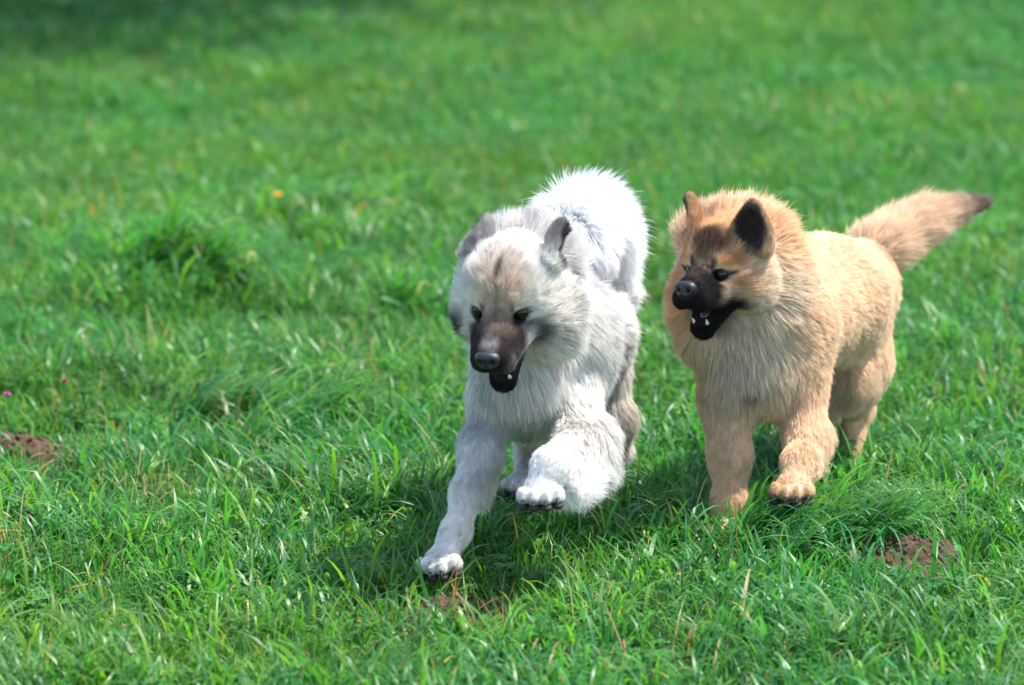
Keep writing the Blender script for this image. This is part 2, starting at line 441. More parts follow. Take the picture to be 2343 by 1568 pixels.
def tuft(kind, seed):
    r = random.Random(seed); V = []; F = []; C = []
    def add(v, f, c):
        o = len(V); V.extend(v); F.extend([[i+o for i in q] for q in f]); C.extend(c)
    def bl(n, rad, L0, L1, ln, dr, w0, w1, straw=.03, seg=6, azb=None, azs=math.pi):
        for _ in range(n):
            a = r.uniform(0, 2*math.pi); q = rad*math.sqrt(r.random())
            root = (q*math.cos(a), q*math.sin(a), -.012)
            az = r.uniform(0, 2*math.pi) if azb is None else azb+r.gauss(0, azs)
            v, f, T = blade(root, r.uniform(L0, L1), az, abs(r.gauss(0, ln))+.05, r.uniform(*dr), r.uniform(w0, w1), r.gauss(0, .5), seg,
                            kink=r.choice([0, 0, 0, .7]))
            s = r.random() < straw
            base = A(r.choice(STRAW.tolist()) if s else r.choice(GREENS.tolist()))*r.uniform(.75, 1.25)
            tip = r.random() < .015
            c = []
            for t in T:
                k = base*(1.08 if t > .3 else .95) + (A([.05, .05, .02])*.3 if t < .15 else 0)
                if tip and t > .8: k = A([.40, .28, .10])
                c.append(k)
            add(v, f, c)
    if kind == 'turf': bl(50, .065, .030, .080, .55, (.2, 1.6), .0024, .0044, .02, 4)
    if kind == 'medium': bl(20, .055, .070, .140, .45, (.6, 2.4), .0040, .0075, .012)
    if kind == 'long': bl(14, .045, .12, .22, .35, (1.0, 2.6), .0048, .0085, .012, 8)
    if kind == 'fine': bl(40, .06, .045, .10, .4, (.1, 1.1), .0012, .0022, .06, 5)
    if kind == 'arch': bl(24, .045, .12, .22, .36, (1.2, 2.6), .0046, .0084, .015, 9, 0., .55)
    if kind == 'dry': bl(26, .06, .06, .15, .9, (.2, 1.0), .0015, .0030, .75, 5)
    if kind == 'leafy':
        for _ in range(11):
            a = r.uniform(0, 2*math.pi); q = r.uniform(.01, .05); h = r.uniform(.025, .06); x, y = q*math.cos(a), q*math.sin(a)
            g = A([.045, .16, .035])*r.uniform(.8, 1.5)
            v, f, T = blade((x, y, -.01), h, a, .2, .4, .0015, 0, 3); add(v, f, [g]*len(v))
            c = A(v[-1]); s = r.uniform(.008, .014)
            for k in range(3):
                b = a+k*2.094; dd = A([math.cos(b), math.sin(b), r.uniform(-.1, .25)]); sd_ = A([-math.sin(b), math.cos(b), 0])
                vv = [c, c+dd*s*.6+sd_*s*.55, c+dd*s*1.25+sd_*s*.45, c+dd*s*1.3-sd_*s*.45, c+dd*s*.6-sd_*s*.55]
                add(vv, [[0, 1, 2, 3, 4]], [g*1.1]*5)
        bl(14, .06, .03, .07, .5, (.2, 1.2), .0015, .003, .03, 4)
    return V, F, C
KINDS = ['turf']*6 + ['medium']*7 + ['long']*5 + ['fine']*4 + ['arch']*5 + ['dry']*2 + ['leafy']*3
START = {}
for i, k in enumerate(KINDS): START.setdefault(k, []).append(i)

def build_grass():
    V = []; F = []; C = []; VAR = []
    for i, k in enumerate(KINDS):
        v, f, c = tuft(k, 100+i); o = len(V)
        V += v; F += [[q+o for q in g] for g in f]; C += c; VAR += [i]*len(v)
    # where each tuft stands
    P = []; PK = []; ROT = []; SCL = []; TINT = []
    def put(x, y, kinds, rz=None, scl=1., tint=None):
        x = np.atleast_1d(x); y = np.atleast_1d(y); n = len(x)
        z = gz(x, y); P.append(np.stack([x, y, z], 1)); ids = np.concatenate([START[k] for k in kinds])
        PK.append(rng.choice(ids, n)); r = np.zeros((n, 3)); r[:, 2] = rng.uniform(0, 6.283, n) if rz is None else rz+rng.normal(0, .25, n)
        r[:, 0] = rng.normal(0, .12, n); r[:, 1] = rng.normal(0, .12, n); ROT.append(r)
        SCL.append(scl*rng.uniform(.8, 1.2, n))
        b = .5+.5*n2(x, y, .5, z=.9); b2 = n2(x, y, .16, z=.1); b3 = n2(x, y, 1.6, z=.55)
        t = np.ones((n, 4)); v = 1+.16*b2+.10*b3 + rng.normal(0, .10, n)
        t[:, 0] = v*(.75+.55*b + .35*np.clip(b3, 0, 1)); t[:, 1] = v; t[:, 2] = v*(1.12-.4*b)
        if tint is not None: t[:, :3] *= tint
        TINT.append(np.clip(t, .2, 2.2))
    def field(dens, y0, y1, kinds, scl=1., cond=None):
        ex = 1.3 if y1 <= 12 else 4.5 if y1 <= 20 else 8
        n = int(dens*(y1-y0)*(2*(.115*(y0+y1)/2+ex)))
        y = rng.uniform(y0, y1, n); x = rng.uniform(-1, 1, n)*(.115*y+ex)
        k = np.ones(n, bool)
        for mx, my, r, h in MOLE:
            c = on_ground(mx, my); k &= rng.random(n) < np.clip((np.hypot(x-c[0], (y-c[1])*.8)-r*.72)/(r*.4), .03, 1)
        if cond is not None: k &= cond(x, y)
        put(x[k], y[k], kinds, None, scl)
    patch = lambda x, y: n2(x, y, .30, z=.33)
    field(300, 6.4, 12, ['turf', 'turf', 'fine', 'leafy'])
    field(200, 6.4, 12, ['medium'], 1., lambda x, y: rng.random(len(x)) < np.clip(.5+1.3*patch(x, y), .06, 1))
    field(60, 6.4, 12, ['long', 'medium', 'arch'], .8, lambda x, y: rng.random(len(x)) < np.clip(.2+1.8*patch(x, y), .02, 1))
    field(55, 6.6, 8.5, ['long', 'long', 'arch'], .8, lambda x, y: (np.abs(x+.10) > .22) | (y < 7.95))
    field(14, 6.4, 12, ['dry', 'leafy', 'leafy'])
    field(330, 12, 19, ['turf', 'turf', 'fine', 'leafy'], 1.0)
    field(60, 12, 19, ['medium'], .9, lambda x, y: rng.random(len(x)) < np.clip(.3+1.2*patch(x, y), .04, 1))
    field(90, 19, 34, ['medium'], 1.6)
    def clump(px, py, rx, ry, n, kinds, rz=None, scl=1., tint=None):
        c = G(px, py); a = rng.uniform(0, 6.283, n); q = np.sqrt(rng.random(n))
        put(c[0]+rx*q*np.cos(a), c[1]+ry*q*np.sin(a), kinds, rz, scl, tint)
    # big arching tussock in front of the tan dog's raised paw, blades swept to the right
    clump(1850, 1270, .13, .12, 22, ['arch'], 0.15, .92, A([.85, .95, 1.05]))
    clump(1740, 1250, .09, .10, 5, ['arch', 'long'], 0.5, .6)
    clump(1960, 1230, .09, .12, 11, ['arch'], -.1, .9)
    clump(2110, 1230, .06, .10, 5, ['arch'], 2.9, .8)
    # tussock left of the pale dog
    clump(600, 985, .16, .12, 20, ['arch'], .2, .95, A([.95, 1, 1.15]))
    clump(760, 1150, .13, .12, 14, ['long', 'arch'], 2.6, .85, A([.75, .85, .9]))
    clump(880, 1190, .13, .12, 20, ['long'], 1.5, .8, A([.7, .85, .95]))
    clump(1330, 1270, .35, .10, 26, ['medium', 'long'], None, .8, A([.8, .92, .95]))
    clump(1130, 1240, .16, .10, 12, ['medium', 'long'], None, .7, A([.8, .92, .95]))
    clump(160, 1230, .14, .1, 8, ['long'], 1.2, .85)
    clump(1480, 1260, .2, .1, 9, ['long'], None, .7)
    # hummock: hair-like grass hanging over a hollow
    clump(370, 600, .16, .12, 16, ['arch'], -.35, 1.2, A([.95, 1, 1.15]))
    clump(300, 590, .10, .10, 5, ['arch'], 3.3, .6)
    clump(250, 700, .2, .1, 10, ['long', 'medium'])
    clump(760, 500, .22, .2, 14, ['arch'], -.3, .9, A([1.2, 1.1, 1.3]))
    # dry lodged patch
    clump(440, 1150, .15, .07, 7, ['dry'], None, .9)
    clump(200, 1060, .12, .1, 4, ['dry'], None, .8)
    clump(1080, 1470, .2, .1, 8, ['dry'], None, .8)
    P = np.concatenate(P); n = len(P)
    v = np.concatenate([np.asarray(V), P]); me = bpy.data.meshes.new('grass')
    me.from_pydata(v.tolist(), [], F)
    nv = len(V)
    def at_(name, typ, data, prop='value'):
        a = me.attributes.new(name, typ, 'POINT'); a.data.foreach_set(prop, np.asarray(data).ravel())
    c = np.ones((nv+n, 4), np.float32); c[:nv, :3] = np.asarray(C); at_('col', 'FLOAT_COLOR', c, 'color')
    at_('is_spot', 'BOOLEAN', np.r_[np.zeros(nv, bool), np.ones(n, bool)])
    at_('variant', 'INT', np.r_[np.asarray(VAR), np.zeros(n, int)].astype(np.int32))
    at_('pick', 'INT', np.r_[np.zeros(nv, int), np.concatenate(PK)].astype(np.int32))
    at_('rot', 'FLOAT_VECTOR', np.concatenate([np.zeros((nv, 3)), np.concatenate(ROT)]).astype(np.float32), 'vector')
    at_('scl', 'FLOAT', np.r_[np.ones(nv), np.concatenate(SCL)].astype(np.float32))
    at_('tint', 'FLOAT_COLOR', np.concatenate([np.ones((nv, 4)), np.concatenate(TINT)]).astype(np.float32), 'color')
    me.materials.append(M_GRASS)
    me.polygons.foreach_set('use_smooth', np.ones(len(me.polygons), bool))
    o = bpy.data.objects.new('grass', me); COL.objects.link(o)
    ng = bpy.data.node_groups.new('grass_spread', 'GeometryNodeTree')
    ng.interface.new_socket('Geometry', in_out='INPUT', socket_type='NodeSocketGeometry')
    ng.interface.new_socket('Geometry', in_out='OUTPUT', socket_type='NodeSocketGeometry')
    N = ng.nodes; L = ng.links
    gi = N.new('NodeGroupInput'); go = N.new('NodeGroupOutput')
    def attr(name, typ):
        a = N.new('GeometryNodeInputNamedAttribute'); a.data_type = typ; a.inputs['Name'].default_value = name
        return [s for s in a.outputs if s.enabled and s.name == 'Attribute'][0]
    sep = N.new('GeometryNodeSeparateGeometry'); sep.domain = 'POINT'
    L.new(gi.outputs[0], sep.inputs['Geometry']); L.new(attr('is_spot', 'BOOLEAN'), sep.inputs['Selection'])
    spl = N.new('GeometryNodeSplitToInstances'); spl.domain = 'POINT'
    L.new(sep.outputs['Inverted'], spl.inputs['Geometry']); L.new(attr('variant', 'INT'), spl.inputs['Group ID'])
    iop = N.new('GeometryNodeInstanceOnPoints')
    L.new(sep.outputs['Selection'], iop.inputs['Points']); L.new(spl.outputs['Instances'], iop.inputs['Instance'])
    iop.inputs['Pick Instance'].default_value = True
    L.new(attr('pick', 'INT'), iop.inputs['Instance Index'])
    er = N.new('FunctionNodeEulerToRotation'); L.new(attr('rot', 'FLOAT_VECTOR'), er.inputs[0]); L.new(er.outputs[0], iop.inputs['Rotation'])
    L.new(attr('scl', 'FLOAT'), iop.inputs['Scale'])
    L.new(iop.outputs[0], go.inputs[0])
    md = o.modifiers.new('spread', 'NODES'); md.node_group = ng
    tag(o, 'uneven bright green meadow grass with long arching tufts', 'grass', kind='stuff')
    print('tufts', n)
build_grass()

# ------------------------------------------------------------------ soil thrown up by moles, flowers
def mole_hill(px, py, r, h, label, seed):
    c = G(px, py); nz = Noise(50+seed); rr = random.Random(seed)
    n = 56; V = []; F = []
    for i in range(n):
        for j in range(n):
            x = (i/(n-1)*2-1)*r*1.5; y = (j/(n-1)*2-1)*r*1.2; V.append((x, y, 0))
    V = A(V); d = np.sqrt((V[:, 0]/1.25)**2+V[:, 1]**2)/r
    d = d + .22*nz(V, .05)[:, 0]
    z = h*np.clip(1-d**2, -.6, 1) + h*.35*nz(V, .035)[:, 0]*np.clip(1.2-d, 0, 1) + .010*nz(V+3, .014)[:, 0] + .005*nz(V+7, .006)[:, 0]
    V[:, 2] = gz(V[:, 0]+c[0], V[:, 1]+c[1]) - c[2] + z
    F = [(i*n+j, (i+1)*n+j, (i+1)*n+j+1, i*n+j+1) for i in range(n-1) for j in range(n-1)]
    root = empty('mole_hill', c); tag(root, label, 'molehill')
    nn = nz(V+11, .008)[:, 0:1]; col = A([.080, .050, .034])*(1+.35*nn)
    mesh_obj('soil_heap', V+c, F, M_SOIL, root, cols=np.clip(col, .01, 1))
    # crumbs
    bm = bmesh.new()
    for k in range(150):
        a = rr.uniform(0, 6.283); q = rr.random()**.6*r*1.15; s = rr.choice([.002, .003, .004, .005, .007])*rr.uniform(.7, 1.2)
        x, y = q*math.cos(a)*1.25, q*math.sin(a); i = int(np.argmin((V[:, 0]-x)**2+(V[:, 1]-y)**2))
        res = bmesh.ops.create_icosphere(bm, subdivisions=1, radius=s)
        for v in res['verts']:
            v.co = Vector(v.co)*rr.uniform(.7, 1.25) + Vector((x+c[0], y+c[1], V[i, 2]+c[2]+s*.35))
    me = bpy.data.meshes.new('soil_crumbs'); bm.to_mesh(me); bm.free()
    a = me.color_attributes.new('col', 'FLOAT_COLOR', 'POINT'); cc = np.ones((len(me.vertices), 4), np.float32)
    cc[:, :3] = A([.095, .060, .040])*np.repeat(rng.uniform(.6, 1.4, len(me.vertices)//12+1), 12)[:len(me.vertices), None]; a.data.foreach_set('color', cc.ravel())
    me.polygons.foreach_set('use_smooth', np.ones(len(me.polygons), bool)); me.materials.append(M_SOIL); o = link(bpy.data.objects.new('soil_crumbs', me), root); o['kind'] = 'stuff'
for i, (m_, lb) in enumerate(zip(MOLE, ['crumbly brown molehill in front of the pale dog lowest paw', 'brown molehill beside the arching tussock on the right side',
        'reddish brown molehill at the left edge of the meadow', 'small flat patch of bare soil at the bottom of the picture'])):
    mole_hill(*m_, lb, i)

def stalk(c, h, bend, r, parent):
    V = []; F = []; K = 7
    for k in range(K):
        t = k/(K-1); p = c+A([bend[0]*t*t, bend[1]*t*t, h*t])
        for j in range(6): V.append(p+r*A([math.cos(j*1.0472), math.sin(j*1.0472), 0]))
    for k in range(K-1):
        for j in range(6): F.append((k*6+j, k*6+(j+1) % 6, (k+1)*6+(j+1) % 6, (k+1)*6+j))
    mesh_obj('stem', V, F, M_STEM, parent); return c+A([bend[0], bend[1], h])
def flower(name, cat, label, px, py, h, R, m, rings, seed, drop=0):
    """thin stem with a head of many narrow florets; (px, py) is where the head is seen"""
    rr = random.Random(seed)
    c = G(px, py+drop); root = empty(name, c); tag(root, label, cat)
    t = stalk(c-A([0, 0, .02]), h+.02, (rr.uniform(-.01, .01), rr.uniform(-.01, .01)), .0012, root)
    V = []; F = []
    for k in range(rings):
        el = math.pi*.5*(k+.5)/rings; n = max(5, int(22*math.cos(el)))
        for j in range(n):
            a = 6.2832*(j+rr.random()*.5)/n; L = R*rr.uniform(.85, 1.1); d = A([math.cos(a)*math.cos(el), math.sin(a)*math.cos(el), math.sin(el)*.75]); sd_ = A([-math.sin(a), math.cos(a), 0])*R*.15
            o = len(V); V += [t+d*L*.15-sd_*.5, t+d*L*.15+sd_*.5, t+d*L+sd_, t+d*L*1.06, t+d*L-sd_]; F.append((o, o+1, o+2, o+3, o+4))
    mesh_obj('flower_head', V, F, m, root, smooth=False)
flower('dandelion', 'flower', 'yellow dandelion in the sunlit grass behind the hummock', 643, 462, .075, .0125, M_PETAL, 4, 1, 62)
flower('dandelion', 'flower', 'yellow dandelion far back in the tree shade', 362, 24, .075, .013, M_PETAL, 4, 2, 28)
flower('clover_flower', 'flower', 'small pink clover flower near the left edge', 24, 904, .07, .008, M_PINK, 5, 3, 84)
flower('clover_flower', 'flower', 'withered rust red clover flower in the grass on the left', 156, 872, .07, .008, M_RUST, 5, 4, 84)
def seed_head(px, py, drop, label, bend):
    c = G(px, py+drop); root = empty('grass_seed_head', c); tag(root, label, 'grass stalk'); rr = random.Random(9)
    t = stalk(c, .15, bend, .0009, root); V = []; F = []
    for k in range(46):
        q = rr.random(); p = t+A([bend[0]*.5*(q-.6), bend[1]*.4*(q-.6), .045*(q-.7)]); a = rr.uniform(0, 6.28); d = nrm([math.cos(a)*.8, math.sin(a)*.8, 1]); sd_ = A([-math.sin(a), math.cos(a), 0])*.0014
        o = len(V); V += [p-sd_*.4, p+d*.004+sd_, p+d*.009, p+d*.004-sd_]; F.append((o, o+1, o+2, o+3))
    mesh_obj('seeds', V, F, M_STRAW, root, smooth=False)['kind'] = 'stuff'
seed_head(262, 800, 150, 'pale flowering grass stalk leaning left below the hummock', (-.05, -.02))

# ------------------------------------------------------------------ tree beyond the top edge whose shade falls on the far grass
def shade_tree():
    c = A([.75, 18.3, 0.]); root = empty('broadleaf_tree', c); tag(root, 'broadleaf tree beyond the top edge shading the far left grass', 'tree')
    rr = random.Random(5); V = []; F = []
    def limb(a, b, ra, rb, n=8):
        a, b = A(a, float), A(b, float); ax = nrm(b-a); u = nrm(np.cross(ax, [.3, .9, .1])); w_ = np.cross(ax, u); o = len(V)
        for k in range(5):
            t = k/4; p = a+(b-a)*t+A([math.sin(t*3+a[2]), math.cos(t*2+a[0]), 0])*.06*t
            for j in range(n): V.append(p+(ra+(rb-ra)*t)*(u*math.cos(6.2832*j/n)+w_*math.sin(6.2832*j/n)))
        for k in range(4):
            for j in range(n): F.append((o+k*n+j, o+k*n+(j+1) % n, o+(k+1)*n+(j+1) % n, o+(k+1)*n+j))
        return V[-1]
    top = c+A([0, 0, 2.6]); limb(c-A([0, 0, .2]), top, .20, .14)
    cen = []
    for k in range(15):
        a = rr.uniform(0, 6.28); q = rr.uniform(.5, 2.6); e_ = top+A([math.cos(a)*q-1.0, math.sin(a)*q, rr.uniform(.6, 2.8)]); limb(top-A([0, 0, rr.uniform(0, .6)]), e_, .07, .02); cen.append(e_)
    m = mat('tree_bark', (.10, .075, .05), .9); mesh_obj('trunk', V, F, m, root)
    n = 60000; r2 = np.random.default_rng(4); ci = A(cen)[r2.integers(0, len(cen), n)]
    p = ci + r2.normal(0, 1, (n, 3))*A([.55, .55, .42]); d = r2.normal(0, 1, (n, 3)); d /= np.linalg.norm(d, axis=1)[:, None]
    e_ = np.cross(d, r2.normal(0, 1, (n, 3))); e_ /= np.linalg.norm(e_, axis=1)[:, None]; s_ = r2.uniform(.045, .085, (n, 1))
    LV = np.stack([p-d*s_, p+e_*s_*.5, p+d*s_, p-e_*s_*.5], 1).reshape(-1, 3); LF = np.arange(n*4).reshape(-1, 4)
    lm = mat_attr('tree_leaf', rough=.5, spec=.3, transl=.3); lc = np.repeat(A([.05, .13, .03])*r2.uniform(.7, 1.3, (n, 1)), 4, 0)
    o = mesh_obj('crown', LV, LF, lm, root, cols=lc); o['kind'] = 'stuff'
shade_tree()

# ------------------------------------------------------------------ dogs
class Dog:
    def __init__(s):
        s.pr = []; s.cut = []; s.paint = []; s.bald = []; s.short = []
    def cone(s, a, b, ra, rb, k=.025, fur=.03, lift=.35, flow=None, dens=1., grav=.15):
        a, b = A(a, float), A(b, float)
        s.pr.append(dict(t='c', a=a, b=b, ra=ra, rb=rb, k=k, fur=fur, lift=lift, flow=nrm(flow if flow is not None else (b-a)), dens=dens, grav=grav)); return s.pr[-1]
    def ell(s, c, rad, axes=None, k=.025, fur=.03, lift=.35, flow=(0, 0, -1), dens=1., grav=.15):
        s.pr.append(dict(t='e', c=A(c, float), r=A(rad, float), m=np.eye(3) if axes is None else A(axes), k=k, fur=fur, lift=lift, flow=nrm(flow), dens=dens, grav=grav)); return s.pr[-1]
def dist(q, p):
    if q['t'] == 'c':
        ab = q['b']-q['a']; h = np.clip(((p-q['a'])@ab)/max(ab@ab, 1e-9), 0, 1)
        return np.linalg.norm(p-q['a']-h[..., None]*ab, axis=-1) - (q['ra']+(q['rb']-q['ra'])*h)
    l = (p-q['c'])@q['m'].T
    k0 = np.linalg.norm(l/q['r'], axis=-1); k1 = np.linalg.norm(l/q['r']**2, axis=-1)
    return k0*(k0-1)/np.maximum(k1, 1e-6)
def bounds(q):
    if q['t'] == 'c':
        r = max(q['ra'], q['rb']); return np.minimum(q['a'], q['b'])-r, np.maximum(q['a'], q['b'])+r
    r = q['r'].max(); return q['c']-r, q['c']+r
def skin_mesh(D, h=.004):
    lo = np.min([bounds(q)[0] for q in D.pr], 0)-.03; hi = np.max([bounds(q)[1] for q in D.pr], 0)+.03
    n = np.ceil((hi-lo)/h).astype(int)+1; BG = .02
    g = np.full(n, BG, np.float32)
    def box(q, pad):
        b0, b1 = bounds(q); i0 = np.clip(np.floor((b0-pad-lo)/h).astype(int), 0, n); i1 = np.clip(np.ceil((b1+pad-lo)/h).astype(int)+1, 0, n)
        ax = [lo[k]+h*np.arange(i0[k], i1[k]) for k in range(3)]
        return (slice(i0[0], i1[0]), slice(i0[1], i1[1]), slice(i0[2], i1[2])), np.stack(np.meshgrid(*ax, indexing='ij'), -1)
    for q in D.pr:
        s, p = box(q, .02+q['k']); d = dist(q, p).astype(np.float32); o = g[s]; k = q['k']
        hh = np.clip(.5+.5*(o-d)/k, 0, 1); g[s] = o*(1-hh)+d*hh-k*hh*(1-hh)
    for q in D.cut:
        s, p = box(q, .02+q['k']); d = -dist(q, p).astype(np.float32); o = g[s]; k = q['k']
        hh = np.clip(.5-.5*(o-d)/k, 0, 1); g[s] = o*(1-hh)+d*hh+k*hh*(1-hh)
    g = np.clip(g, -BG, BG)
    gr = vdb.FloatGrid(BG); gr.copyFromArray(g, tolerance=0)
    pts, quads = gr.convertToQuads(isovalue=0.0)
    pts = pts*h+lo
    return pts.astype(np.float32), quads[:, ::-1].copy() if False else quads
def normals_of(v, f):
    n = np.cross(v[f[:, 2]]-v[f[:, 0]], v[f[:, 3]]-v[f[:, 1]]); out = np.zeros_like(v)
    for k in range(4):
        for c in range(3): out[:, c] += np.bincount(f[:, k], n[:, c], len(v))
    return out/np.maximum(np.linalg.norm(out, axis=1, keepdims=True), 1e-9)
def fields(D, p):
    """fur length, lift, flow, density, gravity at points, blended from the nearest body volumes"""
    ds = np.stack([dist(q, p) for q in D.pr], 1); m = ds.min(1, keepdims=True)
    w_ = np.exp(-(ds-m)/.010); w_ /= w_.sum(1, keepdims=True)
    g = lambda k: w_@A([q[k] for q in D.pr])
    fur = g('fur')
    for c_, r_, slope, l0 in D.short: fur = np.minimum(fur, l0+slope*np.maximum(0, np.linalg.norm(p-c_, axis=1)-r_))
    return fur, g('lift'), w_@A([q['flow'] for q in D.pr]), g('dens'), g('grav')
def paint(D, p, base):
    c = np.tile(A(base, float), (len(p), 1))
    jit = N3(p, .012)[:, 0]*.35 + N3b(p, .03)[:, 0]*.25
    for ctr, rad, axes, col, st, soft in D.paint:
        l = (p-ctr)@(axes.T if axes is not None else np.eye(3))
        d = np.linalg.norm(l/A(rad), axis=1) + jit*soft
        w_ = st*np.clip((1+soft-d)/(2*soft), 0, 1); w_ = w_*w_*(3-2*w_) if st == 1 else w_
        c = c*(1-w_[:, None]) + A(col)*w_[:, None]
    return c
def bald_mask(D, p):
    k = np.ones(len(p), bool)
    for q, r in D.bald: k &= dist(q, p) > r
    return k

def grow(name, D, v, f, base, root, count, tipcol, tipmix, seed=3, clump_sp=.010, thick=.00030, tipdark=None):
    r = np.random.default_rng(seed)
    nv = normals_of(v, f)
    cen = v[f].mean(1)
    if ((cen-cen.mean(0))*nv[f].mean(1)).sum() < 0: nv = -nv
    area = .5*np.linalg.norm(np.cross(v[f[:, 2]]-v[f[:, 0]], v[f[:, 3]]-v[f[:, 1]]), axis=1)
    fl, li, fw, de, gr = fields(D, cen)
    wgt = area*de*(.035/np.clip(fl, .008, .07))**.55; wgt *= bald_mask(D, cen); cdf = np.cumsum(wgt); cdf /= cdf[-1]
    def sample(n, cdf_):
        i = np.searchsorted(cdf_, r.random(n)); a, b = r.random((2, n, 1)); q = f[i]
        p = (v[q[:, 0]]*(1-a)+v[q[:, 1]]*a)*(1-b)+(v[q[:, 3]]*(1-a)+v[q[:, 2]]*a)*b
        nn = (nv[q[:, 0]]*(1-a)+nv[q[:, 1]]*a)*(1-b)+(nv[q[:, 3]]*(1-a)+nv[q[:, 2]]*a)*b
        return p.astype(float), nn/np.linalg.norm(nn, axis=1, keepdims=True)
    nseg = 6
    def strands(p, n, jitter):
        fl, li, fw, de, gr = fields(D, p)
        fl = np.maximum(fl, .004)
        big = N3(p, .055); mid = N3b(p, .020)
        k = np.clip(fl/.05, .15, 1)[:, None]
        fw = fw + big*.50*k + mid*.34*k
        ft = fw - n*(fw*n).sum(1, keepdims=True)
        ln = np.linalg.norm(ft, axis=1, keepdims=True); ft = ft/np.maximum(ln, .25)
        li = li*(1+.35*mid[:, 1])
        L = fl*(1+.22*big[:, 0])*r.uniform(.7, 1.12, len(p))*np.where(r.random(len(p)) < .04, 1.22, 1)
        jt = r.normal(0, jitter, (len(p), 3))
        pts = np.zeros((len(p), nseg+1, 3)); pts[:, 0] = p - n*.0015
        for s_ in range(nseg):
            t = (s_+.5)/nseg
            d = ft*(.55+.6*t) + n*(li*(1.5-.75*t))[:, None] + jt*(.5+t)
            d[:, 2] -= gr*(t*1.1)
            d /= np.linalg.norm(d, axis=1, keepdims=True)
            pts[:, s_+1] = pts[:, s_] + d*(L/nseg)[:, None]
        return pts, L
    ca = np.cumsum(area*bald_mask(D, cen)); nc = int(ca[-1]/clump_sp**2*1.2); ca /= ca[-1]
    cp, cn = sample(nc, ca); cpts, cL = strands(cp, cn, .16)
    kd = KDTree(nc)
    for i, q in enumerate(cp): kd.insert(q, i)
    kd.balance()
    p, n = sample(count, cdf)
    keep = bald_mask(D, p); p, n = p[keep], n[keep]
    pts, L = strands(p, n, .10)
    idx = np.fromiter((kd.find(q)[1] for q in p), int, len(p))
    cl = r.uniform(.1, .62, len(p))*np.clip(L/.03, .2, 1)*np.where(L > .05, .7, 1)
    off = cpts[idx] - cpts[idx][:, :1] + (p + (cp[idx]-p)*.0)[:, None]
    t = np.linspace(0, 1, nseg+1)[None, :, None]
    # follow the clump's own curve, drawn together towards its tip
    tgt = cpts[idx]*1.0
    Lr = (L/np.maximum(cL[idx], 1e-4))[:, None, None]
    tgt = cpts[idx][:, :1] + (tgt-cpts[idx][:, :1])*Lr
    wv = (cl[:, None, None]*t**1.1)
    pts = pts*(1-wv) + tgt*wv
    m = len(p)
    base_c = paint(D, p, base)
    val = 1 + r.normal(0, .10, m) + .10*N1(p, .02)[:, 0] + (r.random(nc)*.24-.12)[idx]
    cur = bpy.data.hair_curves.new(name); cur.add_curves([nseg+1]*m)
    cur.attributes['position'].data.foreach_set('vector', pts.astype(np.float32).ravel())
    tt = np.linspace(0, 1, nseg+1)
    rad = (thick*np.clip(.55+L/.05, .6, 1.15))[:, None]*(1-tt**2*.8)[None]
    a = cur.attributes.get('radius') or cur.attributes.new('radius', 'FLOAT', 'POINT')
    a.data.foreach_set('value', rad.astype(np.float32).ravel())
    tm, tc = tipmix(p, base_c, r)
    cc = base_c[:, None, :]*np.ones((1, nseg+1, 1))
    ww = tm[:, None, None]*np.clip((tt-.45)/.45, 0, 1)[None, :, None]
    cc = cc*(1-ww) + tc[:, None, :]*ww
    cc = np.clip(cc*val[:, None, None], .004, .93)
    c4 = np.ones((m, nseg+1, 4), np.float32); c4[..., :3] = cc
    a = cur.attributes.new('col', 'FLOAT_COLOR', 'POINT'); a.data.foreach_set('color', c4.ravel())
    cur.materials.append(M_FUR)
    o = bpy.data.objects.new(name, cur); link(o, root); o['kind'] = 'stuff'
    print(name, m, 'area', area.sum())
    return o

def lathe_cone(name, base, tip, r0, m, parent, n=8, bend=None):
    base, tip = A(base, float), A(tip, float); ax = nrm(tip-base); u = nrm(np.cross(ax, [.3, .5, .8])); w_ = np.cross(ax, u)
    V = []; F = []; K = 5
    for k in range(K):
        t = k/(K-1); c = base+(tip-base)*t + (A(bend)*math.sin(t*1.57)*t if bend is not None else 0); rr = r0*(1-t**1.6)+.0003
        for j in range(n):
            a = 6.2832*j/n; V.append(c+rr*(u*math.cos(a)+w_*math.sin(a)))
    for k in range(K-1):
        for j in range(n): F.append((k*n+j, k*n+(j+1) % n, (k+1)*n+(j+1) % n, (k+1)*n+j))
    F.append(tuple(range(n))[::-1]); F.append(tuple((K-1)*n+j for j in range(n)))
    return mesh_obj(name, V, F, m, parent)
def blob(name, c, rad, axes, m, parent, seg=24, rings=16, warp=None, cols=None):
    """shaped ellipsoid in the frame AXES (rows), WARP bends its unit sphere"""
    V = []; F = []
    for i in range(rings+1):
        th = math.pi*i/rings
        for j in range(seg):
            ph = 2*math.pi*j/seg; V.append((math.sin(th)*math.cos(ph), math.sin(th)*math.sin(ph), math.cos(th)))
    V = A(V); 
    if warp: V = warp(V)
    V = (V*A(rad))@A(axes) + c
    for i in range(rings):
        for j in range(seg): F.append((i*seg+j, (i+1)*seg+j, (i+1)*seg+(j+1) % seg, i*seg+(j+1) % seg))
    return mesh_obj(name, V, F, m, parent, cols=cols(V) if cols else None)

